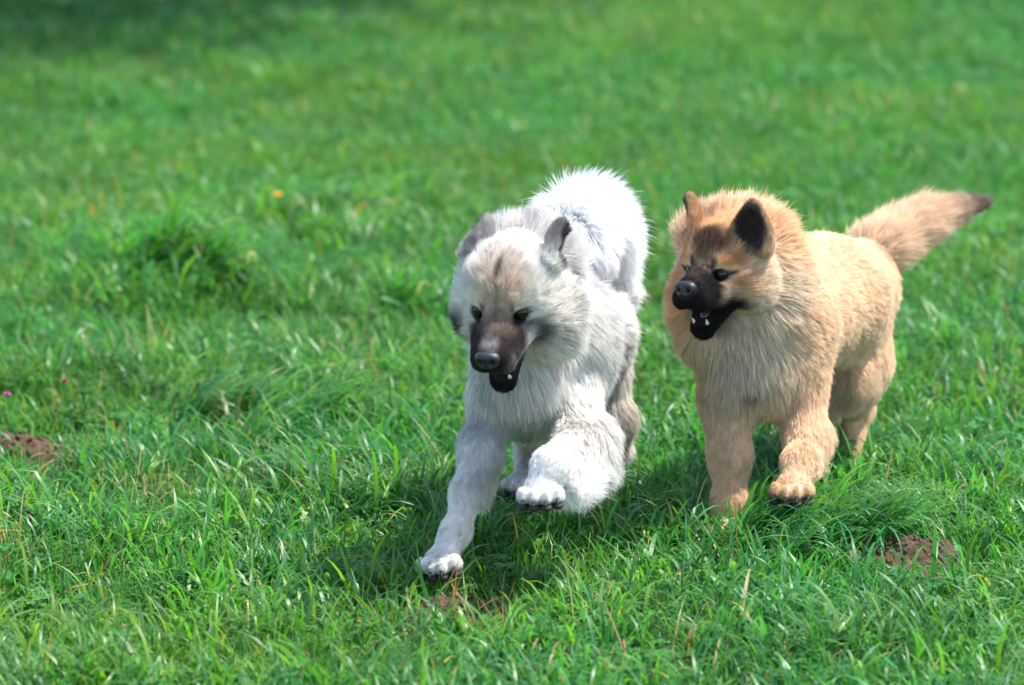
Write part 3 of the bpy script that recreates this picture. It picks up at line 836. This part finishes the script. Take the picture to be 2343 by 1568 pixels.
def head(D, O, F, roll, S, jaw, cfg, extras):
    """O between the eyes, F along the muzzle; fills D and queues eyes, nose, teeth"""
    F = nrm(F); s0 = nrm(np.cross(F, [0, 0, 1.])); U0 = np.cross(s0, F)
    U = nrm(U0*math.cos(roll)+s0*math.sin(roll)); sd = np.cross(U, F)
    ax = A([F, U, sd])
    H = lambda f, u, s: O + S*(f*F+u*U+s*sd)
    vec = lambda f, u, s: f*F+u*U+s*sd
    ff = cfg['face']           # face fur length
    ml = cfg.get('ml', 1.); mw = cfg.get('mw', 1.); es = cfg.get('es', .0325); nl = .094*ml-.094
    D.ell(H(-.055, .010, 0), A([.070, .052, .060])*S, ax, .03, cfg['skull'], .35, vec(-1, .25, 0), 1.2, 0)
    for s in (-1, 1):
        D.ell(H(-.045, -.030, s*.038), A([.048, .040, .034])*S, ax, .03, cfg['cheek'], .35, vec(-1, -.15, s*.7), 1.2, .05)
        D.ell(H(-.006, .017, s*.024), A([.015, .008, .012])*S, ax, .015, ff*1.0, .30, vec(-.8, .5, s*.3), 1.6, 0)
    D.cone(H(-.005, -.020, 0), H(.070*ml, -.024, 0), .034*S, .0240*S, .02, ff, .34, vec(-1, .1, 0), 2.6, 0)
    for s in (-1, 1):
        D.cone(H(-.005, -.038, s*.026*mw), H(.070*ml, -.037, s*.0145*mw), .021*S, .0175*S, .012, ff, .34, vec(-1, -.1, s*.2), 2.6, 0)
    D.cone(H(.02, -.010, 0), H(.078*ml, -.012, 0), .018*S, .014*S, .012, ff*.7, .25, vec(-1, .1, 0), 2.6, 0)
    # lower jaw
    ca, sa = math.cos(jaw), math.sin(jaw)
    hin = (-.025, -.050)
    J = lambda f, u, s: H(hin[0]+f*ca+u*sa, hin[1]-f*sa+u*ca, s)
    jf = vec(-ca, sa, 0)
    D.cone(J(0, -.004, 0), J(.088*ml, -.010, 0), .028*S, .0155*S, .016, ff*1.2, .3, jf, 2.4, 0)
    for s in (-1, 1): D.cone(J(.01, -.002, s*.022), J(.084*ml, -.006, s*.009), .015*S, .010*S, .012, ff, .2, jf, 2.0, 0)
    # mouth hollow
    mo = dict(t='c', a=(H(.012, -.055, 0)+J(.035, .016, 0))/2, b=(H(.068*ml, -.052, 0)+J(.082*ml, .018, 0))/2, ra=.014*S, rb=(.012+.034*math.sin(jaw)*.5)*S, k=.006)
    D.cut.append(mo); D.bald.append((mo, .002))
    pal = dict(t='e', c=H(.035, -.056, 0), r=A([.045, .010, .017])*S, m=ax, k=.006); D.cut.append(pal); D.bald.append((pal, .0015))
    # ears
    for s in (-1, 1):
        e = cfg['ears'][0 if s < 0 else 1]
        b = H(*e['base']); tip = H(*e['tip']); up = nrm(tip-b); face = nrm(vec(*e['face'])); face = nrm(face-up*(face@up)); sid = np.cross(up, face)
        L = np.linalg.norm(tip-b); W = e.get('w', .026)*S; eax = A([up, face, sid])
        D.ell(b+up*L*.06, A([L*.30, .019*S, W*.98]), eax, .016, cfg['ear']*1.3, .35, up, 1.6, 0)
        for q0, hl, ww in ((.30, .36, 1.0), (.52, .34, .74), (.75, .27, .42)):
            D.ell(b+up*L*q0, A([L*hl, .0120*S, W*ww]), eax, .007, cfg['ear'], .30, up, 2.0, 0)
        for q0, hl, ww in ((.34, .34, .76), (.56, .30, .56)):
            cup = dict(t='e', c=b+up*L*q0+face*.0165*S, r=A([L*hl, .0160*S, W*ww]), m=eax, k=.004); D.cut.append(cup)
        D.paint_late = getattr(D, 'paint_late', [])
        D.paint_late.append((b+up*L*.42+face*.016*S, (L*.60, .0185*S, W*.80), eax, cfg['ear_in'], .95, .10))
        D.paint.append((b+up*L*.72-face*.006, (L*.55, .02*S, W*1.5), eax, cfg['ear_back'], .8, .3))
    for s in (-1, 1):
        ec = H(.0020, -.004, s*(es-.0005))
        socket = dict(t='e', c=H(.016, -.003, s*(es+.003)), r=A([.013, .0085, .0120])*S, m=ax, k=.005); D.cut.append(socket)
        q = dict(t='e', c=H(.014, -.003, s*(es+.002)), r=A([.016, .0080, .0120])*S, m=ax, k=.01); D.bald.append((q, .0005))
        D.short.append((H(.012, -.003, s*es), .013*S, .55, .0035))
        extras.append(('eye', ec, S))
    D.short.append((H(.06*ml, -.02, 0), .045*S, .6, .008)); D.short.append((H(.02, -.005, 0), .024*S, .7, .007))
    D.short.append((J(.05, -.01, 0), .05*S, .8, .009))
    D.bald.append((dict(t='e', c=J(.080*ml, .006, 0), r=A([.016, .009, .0165])*S, m=A([jf*-1, nrm(np.cross(sd, jf)), sd]), k=.01), .0003))
    nq = dict(t='e', c=H(.094+nl, -.014, 0), r=A([.012, .014, .018])*S, m=ax, k=.01); D.bald.append((nq, .001))
    extras.append(('nose', H(.091+nl, -.0135, 0), (ax, S)))
    for s in (-1, 1):
        if s in cfg.get('canines', (-1, 1)): extras.append(('tooth', (J(.084*ml, .001, s*.0125), J(.082*ml, .0155, s*.0140)), .0034*S))
    for k in range(-2, 3):
        extras.append(('tooth', (J(.090*ml-.0012*abs(k)**1.6, .001, k*.0038), J(.091*ml-.0012*abs(k)**1.6, .0058, k*.0038)), .0020*S))
    extras.append(('tongue', (J(.012, .008, 0), J(.070*ml, .004, 0)), (A([jf*-1, np.cross(sd, -jf)*-1, sd]), S)))
    return H, vec, ax, J

def paw(D, c, F, U, S, fur, extras, flow=None):
    """four toes with claws and pads; c the middle of the foot, F to the toe tips, U out of its back"""
    F = nrm(F); U = nrm(A(U)-F*(A(U)@F)); sd = np.cross(F, U); ax = A([F, U, sd])
    D.ell(c-F*.004*S, A([.027, .018, .026])*S, ax, .014, fur*1.1, .25, F if flow is None else flow, 1.5, 0)
    for i, s in enumerate((-.0245, -.0085, .0085, .0245)):
        fo = .024 if abs(s) < .02 else .014
        D.ell(c+S*(fo*F+.001*U+s*sd), A([.0150, .0135, .0090])*S, ax, .0065, .0075, .2, F*.6+U, 2.2, 0)
        pc = c+S*((fo+.0035)*F-.0115*U+s*sd)
        q = dict(t='e', c=pc, r=A([.0130, .0065, .0092])*S, m=ax, k=.01); D.bald.append((q, .0005))
        D.paint.append((pc, A([.0150, .0105, .0115])*S, ax, (.03, .024, .022), .9, .3))
        extras.append(('claw', (c+S*((fo+.0115)*F+.001*U+s*sd), c+S*((fo+.0215)*F-.0065*U+s*sd*1.05)), .0029*S))
        extras.append(('paw_pad', pc, (ax, A([.0135, .0062, .0092])*S)))
    pc = c+S*(-.010*F-.0165*U)
    D.bald.append((dict(t='e', c=pc, r=A([.015, .008, .019])*S, m=ax, k=.01), .0005))
    extras.append(('paw_pad', pc, (ax, A([.015, .0075, .019])*S)))

def finish(name, D, base, loc, label, extras, count, tipmix, seed, thick=.00030, clump_sp=.0095):
    v, f = skin_mesh(D)
    root = empty(name, loc); tag(root, label, 'dog')
    D.paint += getattr(D, 'paint_late', [])
    cols = paint(D, v, base)*.8
    for q, r in D.bald:
        wq = np.clip(1-(dist(q, v)-r)/.002, 0, 1)[:, None]; cols = cols*(1-wq)+A([.012, .009, .009])*wq
    body = mesh_obj('body', v, f, M_SKIN, root, cols=cols)
    for e in extras:
        if e[0] == 'eye': 
            o = blob('eye', e[1], A([1, 1, 1])*.0126*e[2], np.eye(3), M_EYE, root, 20, 14)
        elif e[0] == 'nose':
            ax, S = e[2]
            th = R_(24); ax = A([ax[0]*math.cos(th)+ax[1]*math.sin(th), ax[1]*math.cos(th)-ax[0]*math.sin(th), ax[2]])
            def warp(V):
                V = np.sign(V)*np.abs(V)**.82
                f_, u_, s_ = V[:, 0], V[:, 1], V[:, 2]
                V[:, 2] *= 1+.16*u_                                # broader on top
                g = np.zeros(len(V))
                for sg in (-1, 1): g += np.exp(-(((s_-sg*.46)/.22)**2+((u_+.18)/.30)**2))*(f_ > 0)
                V[:, 0] -= .75*g
                V[:, 0] -= .22*np.exp(-(s_/.09)**2)*(u_ < .1)*(f_ > 0)
                return V
            def ncol(V): return np.tile(A([.016, .015, .018]), (len(V), 1))
            blob('nose', e[1], A([.0125, .0140, .0190])*S, ax, M_NOSE, root, 48, 40, warp, ncol)
        elif e[0] == 'tooth': lathe_cone('tooth', e[1][0], e[1][1], e[2], M_TOOTH, root)
        elif e[0] == 'claw': lathe_cone('claw', e[1][0], e[1][1], e[2], M_CLAW, root)
        elif e[0] == 'paw_pad': blob('paw_pad', e[1], e[2][1], e[2][0], M_PAD, root, 14, 10)
        elif e[0] == 'tongue':
            ax, S = e[2]; a, b = e[1]
            blob('tongue', (a+b)/2, A([np.linalg.norm(b-a)*.55, .0055*S, .0125*S]), ax, M_TONGUE, root, 20, 14)
    grow('fur', D, v, f, base, root, count, None, tipmix, seed, clump_sp, thick)
    return root

DS = 1.0
# ---- pale wolf-grey dog, bounding towards the viewer
def pale_dog():
    D = Dog(); ex = []
    def c(p, q, r0, r1, **k): D.cone(at(*p), at(*q), r0*mpp(p[2]), r1*mpp(q[2]), **k)
    def e(p, rad, **k): D.ell(at(*p), A(rad)*mpp(p[2]), **k)
    away = A([.35, 1, -.1])
    # trunk
    c((1235, 770, 8.93), (1315, 770, 9.30), 96, 92, k=.05, fur=.040, lift=.32, flow=away+A([0, 0, -.35]))
    c((1318, 770, 9.30), (1335, 730, 9.42), 92, 80, k=.05, fur=.040, lift=.35, flow=away+A([0, 0, -.5]))
    c((1170, 650, 8.76), (1235, 745, 8.92), 78, 112, k=.05, fur=.060, lift=.42, flow=(.25, .7, -.65))
    # ruff and chest
    e((1205, 590, 8.86), (94, 60, 66), k=.04, fur=.046, lift=.7, flow=(.2, .7, .6), grav=0)
    e((1112, 715, 8.73), (46, 60, 75), k=.04, fur=.040, lift=.42, flow=(-.5, .35, -.9))
    e((1248, 720, 8.75), (62, 60, 85), k=.04, fur=.048, lift=.42, flow=(.8, .35, -.6))
    e((1198, 850, 8.84), (76, 76, 92), k=.05, fur=.046, lift=.34, flow=(.05, -.05, -1), grav=.4)
    e((1312, 810, 8.97), (70, 90, 115), k=.05, fur=.040, lift=.34, flow=(.25, .4, -.9))
    e((1142, 890, 8.90), (46, 70, 70), k=.04, fur=.026, lift=.30, flow=(-.1, .2, -1))
    e((1215, 925, 8.93), (70, 70, 55), k=.05, fur=.040, lift=.3, flow=(.1, .2, -1))
    # fore leg reaching down to the grass
    c((1136, 925, 8.89), (1104, 1020, 8.84), 48, 37, k=.035, fur=.022, lift=.30)
    c((1100, 1020, 8.84), (1068, 1130, 8.76), 37, 26, k=.03, fur=.018, lift=.30)
    c((1068, 1130, 8.76), (1043, 1215, 8.71), 26, 23, k=.03, fur=.013, lift=.28)
    c((1043, 1215, 8.71), (1016, 1268, 8.68), 23, 25, k=.03, fur=.010, lift=.25)
    paw(D, at(1008, 1288, 8.66), camdir(-.18, -.30, .93), camdir(-.15, .93, .25), 1.12, .010, ex)
    # feathering behind it
    c((1120, 1030, 8.89), (1090, 1120, 8.82), 22, 14, k=.03, fur=.035, lift=.40, flow=(.25, .35, -.9))
    # fore leg folded up
    c((1306, 900, 8.88), (1330, 1005, 8.80), 58, 42, k=.04, fur=.026, lift=.32)
    c((1330, 1005, 8.80), (1262, 1065, 8.60), 40, 29, k=.035, fur=.018, lift=.3)
    c((1262, 1065, 8.60), (1242, 1108, 8.58), 29, 28, k=.03, fur=.012, lift=.3)
    paw(D, at(1237, 1132, 8.57), camdir(-.05, -.22, .95), camdir(-.05, .95, .2), 1.12, .010, ex)
    c((1345, 1035, 8.80), (1285, 1095, 8.64), 26, 16, k=.03, fur=.058, lift=.38, flow=(.45, .25, -.8), grav=.3, dens=1.5)
    c((1352, 990, 8.82), (1352, 1060, 8.78), 26, 20, k=.03, fur=.050, lift=.42, flow=(.5, .25, -.8), grav=.3, dens=1.3)
    # hind legs
    c((1375, 860, 9.36), (1395, 960, 9.34), 54, 38, k=.04, fur=.030, lift=.3)
    c((1405, 960, 9.34), (1412, 1030, 9.42), 38, 22, k=.03, fur=.022, lift=.3)
    c((1412, 1030, 9.42), (1385, 1085, 9.34), 22, 20, k=.02, fur=.014, lift=.3)
    paw(D, at(1380, 1098, 9.30), (-.1, -1, -.15), (0, 0, 1), .95, .010, ex)
    c((1270, 880, 9.32), (1235, 985, 9.24), 58, 36, k=.04, fur=.026, lift=.3)
    c((1235, 985, 9.24), (1208, 1040, 9.26), 28, 19, k=.03, fur=.020, lift=.3)
    c((1208, 1040, 9.26), (1194, 1098, 9.18), 19, 19, k=.02, fur=.014, lift=.3)
    paw(D, at(1190, 1108, 9.15), (-.1, -1, -.15), (0, 0, 1), .95, .010, ex)
    # tail curled over the back
    c((1340, 715, 9.42), (1360, 650, 9.42), 56, 34, k=.04, fur=.050, lift=.5, flow=(.2, .4, -.2))
    T = [(1362, 650, 9.42, 30), (1366, 590, 9.40, 34), (1356, 535, 9.36, 38), (1330, 510, 9.30, 40), (1305, 535, 9.26, 34), (1310, 575, 9.24, 28)]
    for a, b in zip(T, T[1:]):
        c(a[:3], b[:3], a[3], b[3], k=.035, fur=.060, lift=1.25, flow=(.25, -.3, -.6), grav=-.12, dens=1.5)
    e((1328, 570, 9.24), (52, 50, 60), k=.02, fur=.050, lift=.6, flow=(.15, -.3, -1), grav=.05, dens=1.5)
    cfg = dict(face=.0075, skull=.028, cheek=.052, ear=.015, ear_in=(.10, .085, .08), ear_back=(.24, .19, .175), mw=1.15, ml=1.10, upper=True, es=.0325, canines=(1,),
               ears=[dict(base=(-.080, .028, -.050), tip=(-.125, .070, -.040), face=(-.5, -.5, -.75), w=.026),
                     dict(base=(-.080, .024, .062), tip=(-.125, .068, .080), face=(-.1, -.1, 1.), w=.024)])
    O = at(1145, 706, 8.66)
    H, vec, ax, J = head(D, O, camdir(-.22, -.70, .68), 0.0, 1.04, R_(31), cfg, ex)
    global HW; HW = (H, vec, ax)
    # colours: world spots first, then the mask
    P = D.paint
    cream = (.86, .76, .63); white = (.86, .83, .80); grey = (.46, .44, .44); dark = (.045, .038, .038)
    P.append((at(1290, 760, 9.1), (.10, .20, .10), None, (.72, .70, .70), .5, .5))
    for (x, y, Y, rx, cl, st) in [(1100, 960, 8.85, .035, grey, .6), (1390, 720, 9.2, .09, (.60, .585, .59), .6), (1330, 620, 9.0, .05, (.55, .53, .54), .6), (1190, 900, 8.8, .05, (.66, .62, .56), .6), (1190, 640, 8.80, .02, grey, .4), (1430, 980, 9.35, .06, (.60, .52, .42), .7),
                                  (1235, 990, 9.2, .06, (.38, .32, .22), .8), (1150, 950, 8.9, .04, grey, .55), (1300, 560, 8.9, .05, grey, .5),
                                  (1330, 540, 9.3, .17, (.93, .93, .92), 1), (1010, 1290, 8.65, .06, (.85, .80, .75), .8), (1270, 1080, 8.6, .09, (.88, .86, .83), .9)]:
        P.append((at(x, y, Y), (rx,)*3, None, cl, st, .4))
    h = lambda f, u, s, rad, col, st=1., so=.25: P.append((H(f, u, s), A(rad)*1.04, ax, col, st, so))
    h(-.05, .05, 0, (.07, .05, .05), (.88, .83, .77), .85, .5)
    h(-.02, -.03, 0, (.06, .06, .09), cream, .6, .5)
    for s in (-1, 1):
    # cheek bars
        h(.0, -.028, s*.030, (.02, .014, .02), (.42, .34, .26), .7, .4)
    h(.050, -.025, 0, (.070, .040, .05), (.066, .045, .040), 1., .28)
    h(.018, -.006, 0, (.042, .03, .024), (.10, .072, .062), .95, .4)                # muzzle
    h(.10, -.03, 0, (.03, .03, .04), (.045, .032, .030), .85, .4)
    h(.06, -.10, 0, (.07, .034, .04), (.018, .014, .014), 1., .25)
    h(.05, -.085, 0, (.07, .034, .035), (.03, .025, .025), .9, .3)
    h(.0, .03, 0, (.05, .05, .034), (.76, .57, .40), .65, .5)
    h(.02, .012, 0, (.035, .02, .005), (.28, .17, .09), .6, .5)
    h(-.014, .050, 0, (.016, .030, .0032), (.12, .06, .045), .9, .5)                   # short brown streak on the brow
    for s in (-1, 1):
        h(.006, -.004, s*.0320, (.030, .0140, .0150), (.014, .011, .011), 1., .22)
        h(.010, .010, s*.0215, (.010, .008, .0040), (.06, .045, .045), .85, .4)
        h(.000, .0155, s*.037, (.025, .0060, .010), (.84, .70, .56), .75, .3)
    hc = O-.03*nrm(CF)
    for (x, y, Y, rad, cl, st) in [(1078, 572, 8.75, (.014, .05, .024), (.04, .036, .04), 1), (1268, 588, 8.77, (.016, .045, .026), (.04, .036, .04), 1),
                                   (1222, 742, 8.70, (.018, .05, .026), (.04, .035, .036), .95), (1058, 745, 8.72, (.009, .05, .034), (.05, .045, .045), .9),
                                   (1205, 520, 8.85, (.012, .08, .02), (.25, .23, .24), .7), (1350, 600, 8.93, (.045, .07, .05), (.42, .40, .41), .6)]:
        P.append((at(x, y, Y), rad, None, cl, st, .35))
    def tipmix(p, c, r):
        n = N3(p, .05)[:, 0]; lum = c.mean(1)
        m = np.clip(.25+n*.9, 0, .8)*(lum > .5)*(r.random(len(p)) < .40)
        # the plume, paws and brow stay clean
        for q, rr in ((at(1330, 520, 9.3), .19), (O, .075), (at(1260, 1090, 8.6), .12), (at(1010, 1290, 8.65), .12)):
            m *= np.clip((np.linalg.norm(p-q, axis=1)-rr)/.04, 0, 1)
        return m, np.tile(A([.16, .145, .15]), (len(p), 1))
    return finish('dog', D, (.82, .78, .73), at(1200, 1180, 9.0), 'pale cream and grey fluffy dog with curled white tail, bounding with one forepaw lifted',
                  ex, 430000, tipmix, 11)

# ---- tan puppy, trotting, head turned aside with open mouth
def tan_dog():
    D = Dog(); ex = []
    def c(p, q, r0, r1, **k): D.cone(at(*p), at(*q), r0*mpp(p[2]), r1*mpp(q[2]), **k)
    def e(p, rad, **k): D.ell(at(*p), A(rad)*mpp(p[2]), **k)
    away = A([.6, 1, -.15])
    c((1770, 740, 9.08), (1880, 690, 9.36), 128, 122, k=.05, fur=.026, lift=.32, flow=away+A([0, 0, -.3]))
    c((1880, 690, 9.36), (1950, 655, 9.56), 126, 92, k=.05, fur=.024, lift=.34, flow=away+A([0, 0, -.5]))
    e((1930, 770, 9.52), (82, 110, 128), k=.05, fur=.024, lift=.34, flow=(.5, .3, -.9))
    c((1685, 630, 9.0), (1745, 750, 9.08), 88, 112, k=.05, fur=.045, lift=.42, flow=(.6, .5, -.6))
    e((1738, 590, 9.04), (56, 60, 82), k=.05, fur=.046, lift=.50, flow=(.8, .55, .1), grav=0)
    e((1762, 690, 9.03), (68, 70, 88), k=.05, fur=.044, lift=.42, flow=(.8, .4, -.45))
    e((1592, 690, 8.99), (46, 55, 70), k=.04, fur=.036, lift=.42, flow=(-.7, .4, -.6))
    e((1640, 770, 8.99), (66, 60, 50), k=.04, fur=.045, lift=.38, flow=(-.1, .1, -1))
    e((1655, 545, 9.02), (84, 60, 58), k=.04, fur=.046, lift=.75, flow=(.1, .6, .7), grav=0)
    e((1724, 838, 9.02), (84, 84, 82), k=.05, fur=.038, lift=.34, flow=(.05, 0, -1), grav=.3)
    e((1674, 875, 9.02), (48, 80, 86), k=.04, fur=.026, lift=.32, flow=(-.15, .2, -1))
    e((1810, 850, 9.06), (66, 90, 100), k=.04, fur=.026, lift=.32, flow=(.2, .4, -1))
    e((1745, 895, 9.04), (52, 60, 34), k=.04, fur=.030, lift=.35, flow=(.05, .1, -1))
    # fore legs
    c((1662, 920, 9.01), (1670, 1040, 8.98), 47, 37, k=.035, fur=.018, lift=.32)
    c((1670, 1040, 8.98), (1670, 1150, 8.96), 37, 30, k=.03, fur=.014, lift=.3)
    c((1670, 1150, 8.96), (1668, 1205, 8.95), 30, 30, k=.03, fur=.012, lift=.3)
    paw(D, at(1664, 1220, 8.91), (-.1, -1, -.1), (0, 0, 1), 1.1, .010, ex)
    c((1832, 890, 9.04), (1843, 990, 9.0), 46, 38, k=.035, fur=.018, lift=.32)
    c((1843, 990, 9.0), (1832, 1060, 8.93), 37, 31, k=.03, fur=.018, lift=.32)
    c((1832, 1060, 8.93), (1818, 1105, 8.89), 31, 29, k=.03, fur=.013, lift=.3)
    paw(D, at(1812, 1122, 8.87), camdir(-.1, -.25, .95), camdir(0, .95, .2), 1.12, .011, ex)
    c((1870, 1000, 9.02), (1862, 1050, 8.98), 20, 14, k=.03, fur=.030, lift=.5, flow=(.6, .4, -.6))
    # hind legs
    c((1938, 830, 9.52), (1922, 880, 9.44), 78, 46, k=.05, fur=.022, lift=.32)
    c((1925, 870, 9.45), (1958, 940, 9.62), 48, 30, k=.04, fur=.018, lift=.32)
    c((1956, 925, 9.62), (1946, 1000, 9.56), 29, 22, k=.025, fur=.012, lift=.3)
    c((1950, 1000, 9.58), (1940, 1030, 9.56), 22, 22, k=.02, fur=.010, lift=.3)
    paw(D, at(1935, 1040, 9.55), camdir(-.15, -.9, .3), camdir(0, .3, .9), .85, .010, ex)
    c((1850, 830, 9.52), (1850, 900, 9.44), 66, 42, k=.05, fur=.022, lift=.32)
    c((1850, 900, 9.44), (1860, 960, 9.56), 40, 26, k=.04, fur=.018, lift=.32)
    c((1860, 960, 9.56), (1850, 1040, 9.46), 24, 22, k=.025, fur=.012, lift=.3)
    paw(D, at(1845, 1055, 9.42), (-.1, -1, -.1), (0, 0, 1), .9, .010, ex)
    # tail streaming behind
    T = [(1985, 590, 9.62, 42), (2045, 545, 9.68, 34), (2110, 508, 9.74, 28), (2175, 484, 9.78, 17), (2240, 466, 9.82, 6)]
    for a, b in zip(T, T[1:]):
        c(a[:3], b[:3], a[3], b[3], k=.006, fur={1985: .058, 2045: .056, 2110: .046}.get(a[0], .034), lift=.46 if a[0] < 2100 else .3, grav=.0, dens=1.5)
    cfg = dict(face=.0075, skull=.028, cheek=.038, ml=.80, es=.0285, mw=1.15, ear=.009, ear_in=(.060, .048, .050), ear_back=(.50, .33, .19),
               ears=[dict(base=(-.050, .034, -.050), tip=(-.052, .112, -.062), face=(.45, 0, -.9), w=.030),
                     dict(base=(-.050, .030, .056), tip=(-.052, .113, .064), face=(1, 0, .15), w=.040)])
    O = at(1620, 618, 8.90)
    H, vec, ax, J = head(D, O, camdir(-.56, -.28, .78), 0.0, 1.0, R_(34), cfg, ex)
    P = D.paint
    pale = (.80, .68, .52); sand = (.62, .40, .21); cream = (.70, .60, .46)
    for (x, y, Y, r3, cl, st) in [(1765, 570, 9.0, .055, (.78, .46, .22), .55), (1560, 680, 8.95, .05, (.76, .50, .27), .6), (1740, 660, 8.95, .07, (.80, .70, .54), .8), (1640, 850, 8.95, .09, (.68, .57, .42), .6), (1720, 800, 8.95, .08, (.78, .68, .54), .7),
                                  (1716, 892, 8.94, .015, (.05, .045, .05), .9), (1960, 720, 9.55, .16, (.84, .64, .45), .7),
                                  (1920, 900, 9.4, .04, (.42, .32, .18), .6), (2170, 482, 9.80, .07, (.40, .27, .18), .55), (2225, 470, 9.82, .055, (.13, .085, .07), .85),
                                  (2020, 575, 9.55, .025, (.50, .26, .10), .6), (1670, 1120, 8.9, .07, (.80, .56, .34), .5)]:
        P.append((at(x, y, Y), (r3,)*3, None, cl, st, .4))
    h = lambda f, u, s, rad, col, st=1., so=.25: P.append((H(f, u, s), A(rad), ax, col, st, so))
    h(-.04, .05, 0, (.07, .05, .07), (.66, .37, .17), .85, .5)
    h(-.006, .045, 0, (.030, .026, .030), (.10, .052, .036), 1., .45)      # dark brow patch
    h(.0, .02, 0, (.03, .02, .02), (.22, .14, .10), .7, .5)
    for s in (-1, 1):
        h(-.008, .018, s*.040, (.022, .009, .020), (.62, .33, .13), .85, .4)
        h(-.012, -.022, s*.050, (.022, .018, .022), (.62, .36, .16), .7, .4)
    h(.055, -.030, 0, (.062, .042, .05), (.016, .012, .013), 1., .20)
    h(.022, -.006, 0, (.036, .022, .026), (.04, .026, .023), 1., .30)
    h(.03, -.085, 0, (.075, .050, .045), (.014, .012, .013), 1., .22)
    h(.0, -.055, 0, (.045, .028, .062), (.016, .013, .014), 1., .25)
    for s in (-1, 1):
        h(.006, -.003, s*.0285, (.030, .0120, .0150), (.012, .009, .010), 1., .22)
        h(.010, .011, s*.019, (.012, .010, .006), (.025, .018, .018), .95, .35)
        h(.004, -.001, s*.044, (.010, .003, .009), (.05, .03, .025), .9, .4)
    def tipmix(p, c, r):
        n = N3(p, .06)[:, 0]; lum = c.mean(1)
        m = np.clip(.15+n*.5, 0, .5)*(lum > .3)*(r.random(len(p)) < .5)
        pale_ = (r.random(len(p)) < .5)
        tc = np.where(pale_[:, None], A([.78, .68, .54]), A([.34, .22, .14]))
        return m, tc
    return finish('dog', D, (.83, .62, .42), at(1800, 1180, 9.2), 'tan fluffy puppy with black muzzle and open mouth, trotting with its bushy tail out behind',
                  ex, 430000, tipmix, 12)

NEAR[0] = .25
pale_dog()
NEAR[0] = .12
tan_dog()
NEAR[0] = 0.
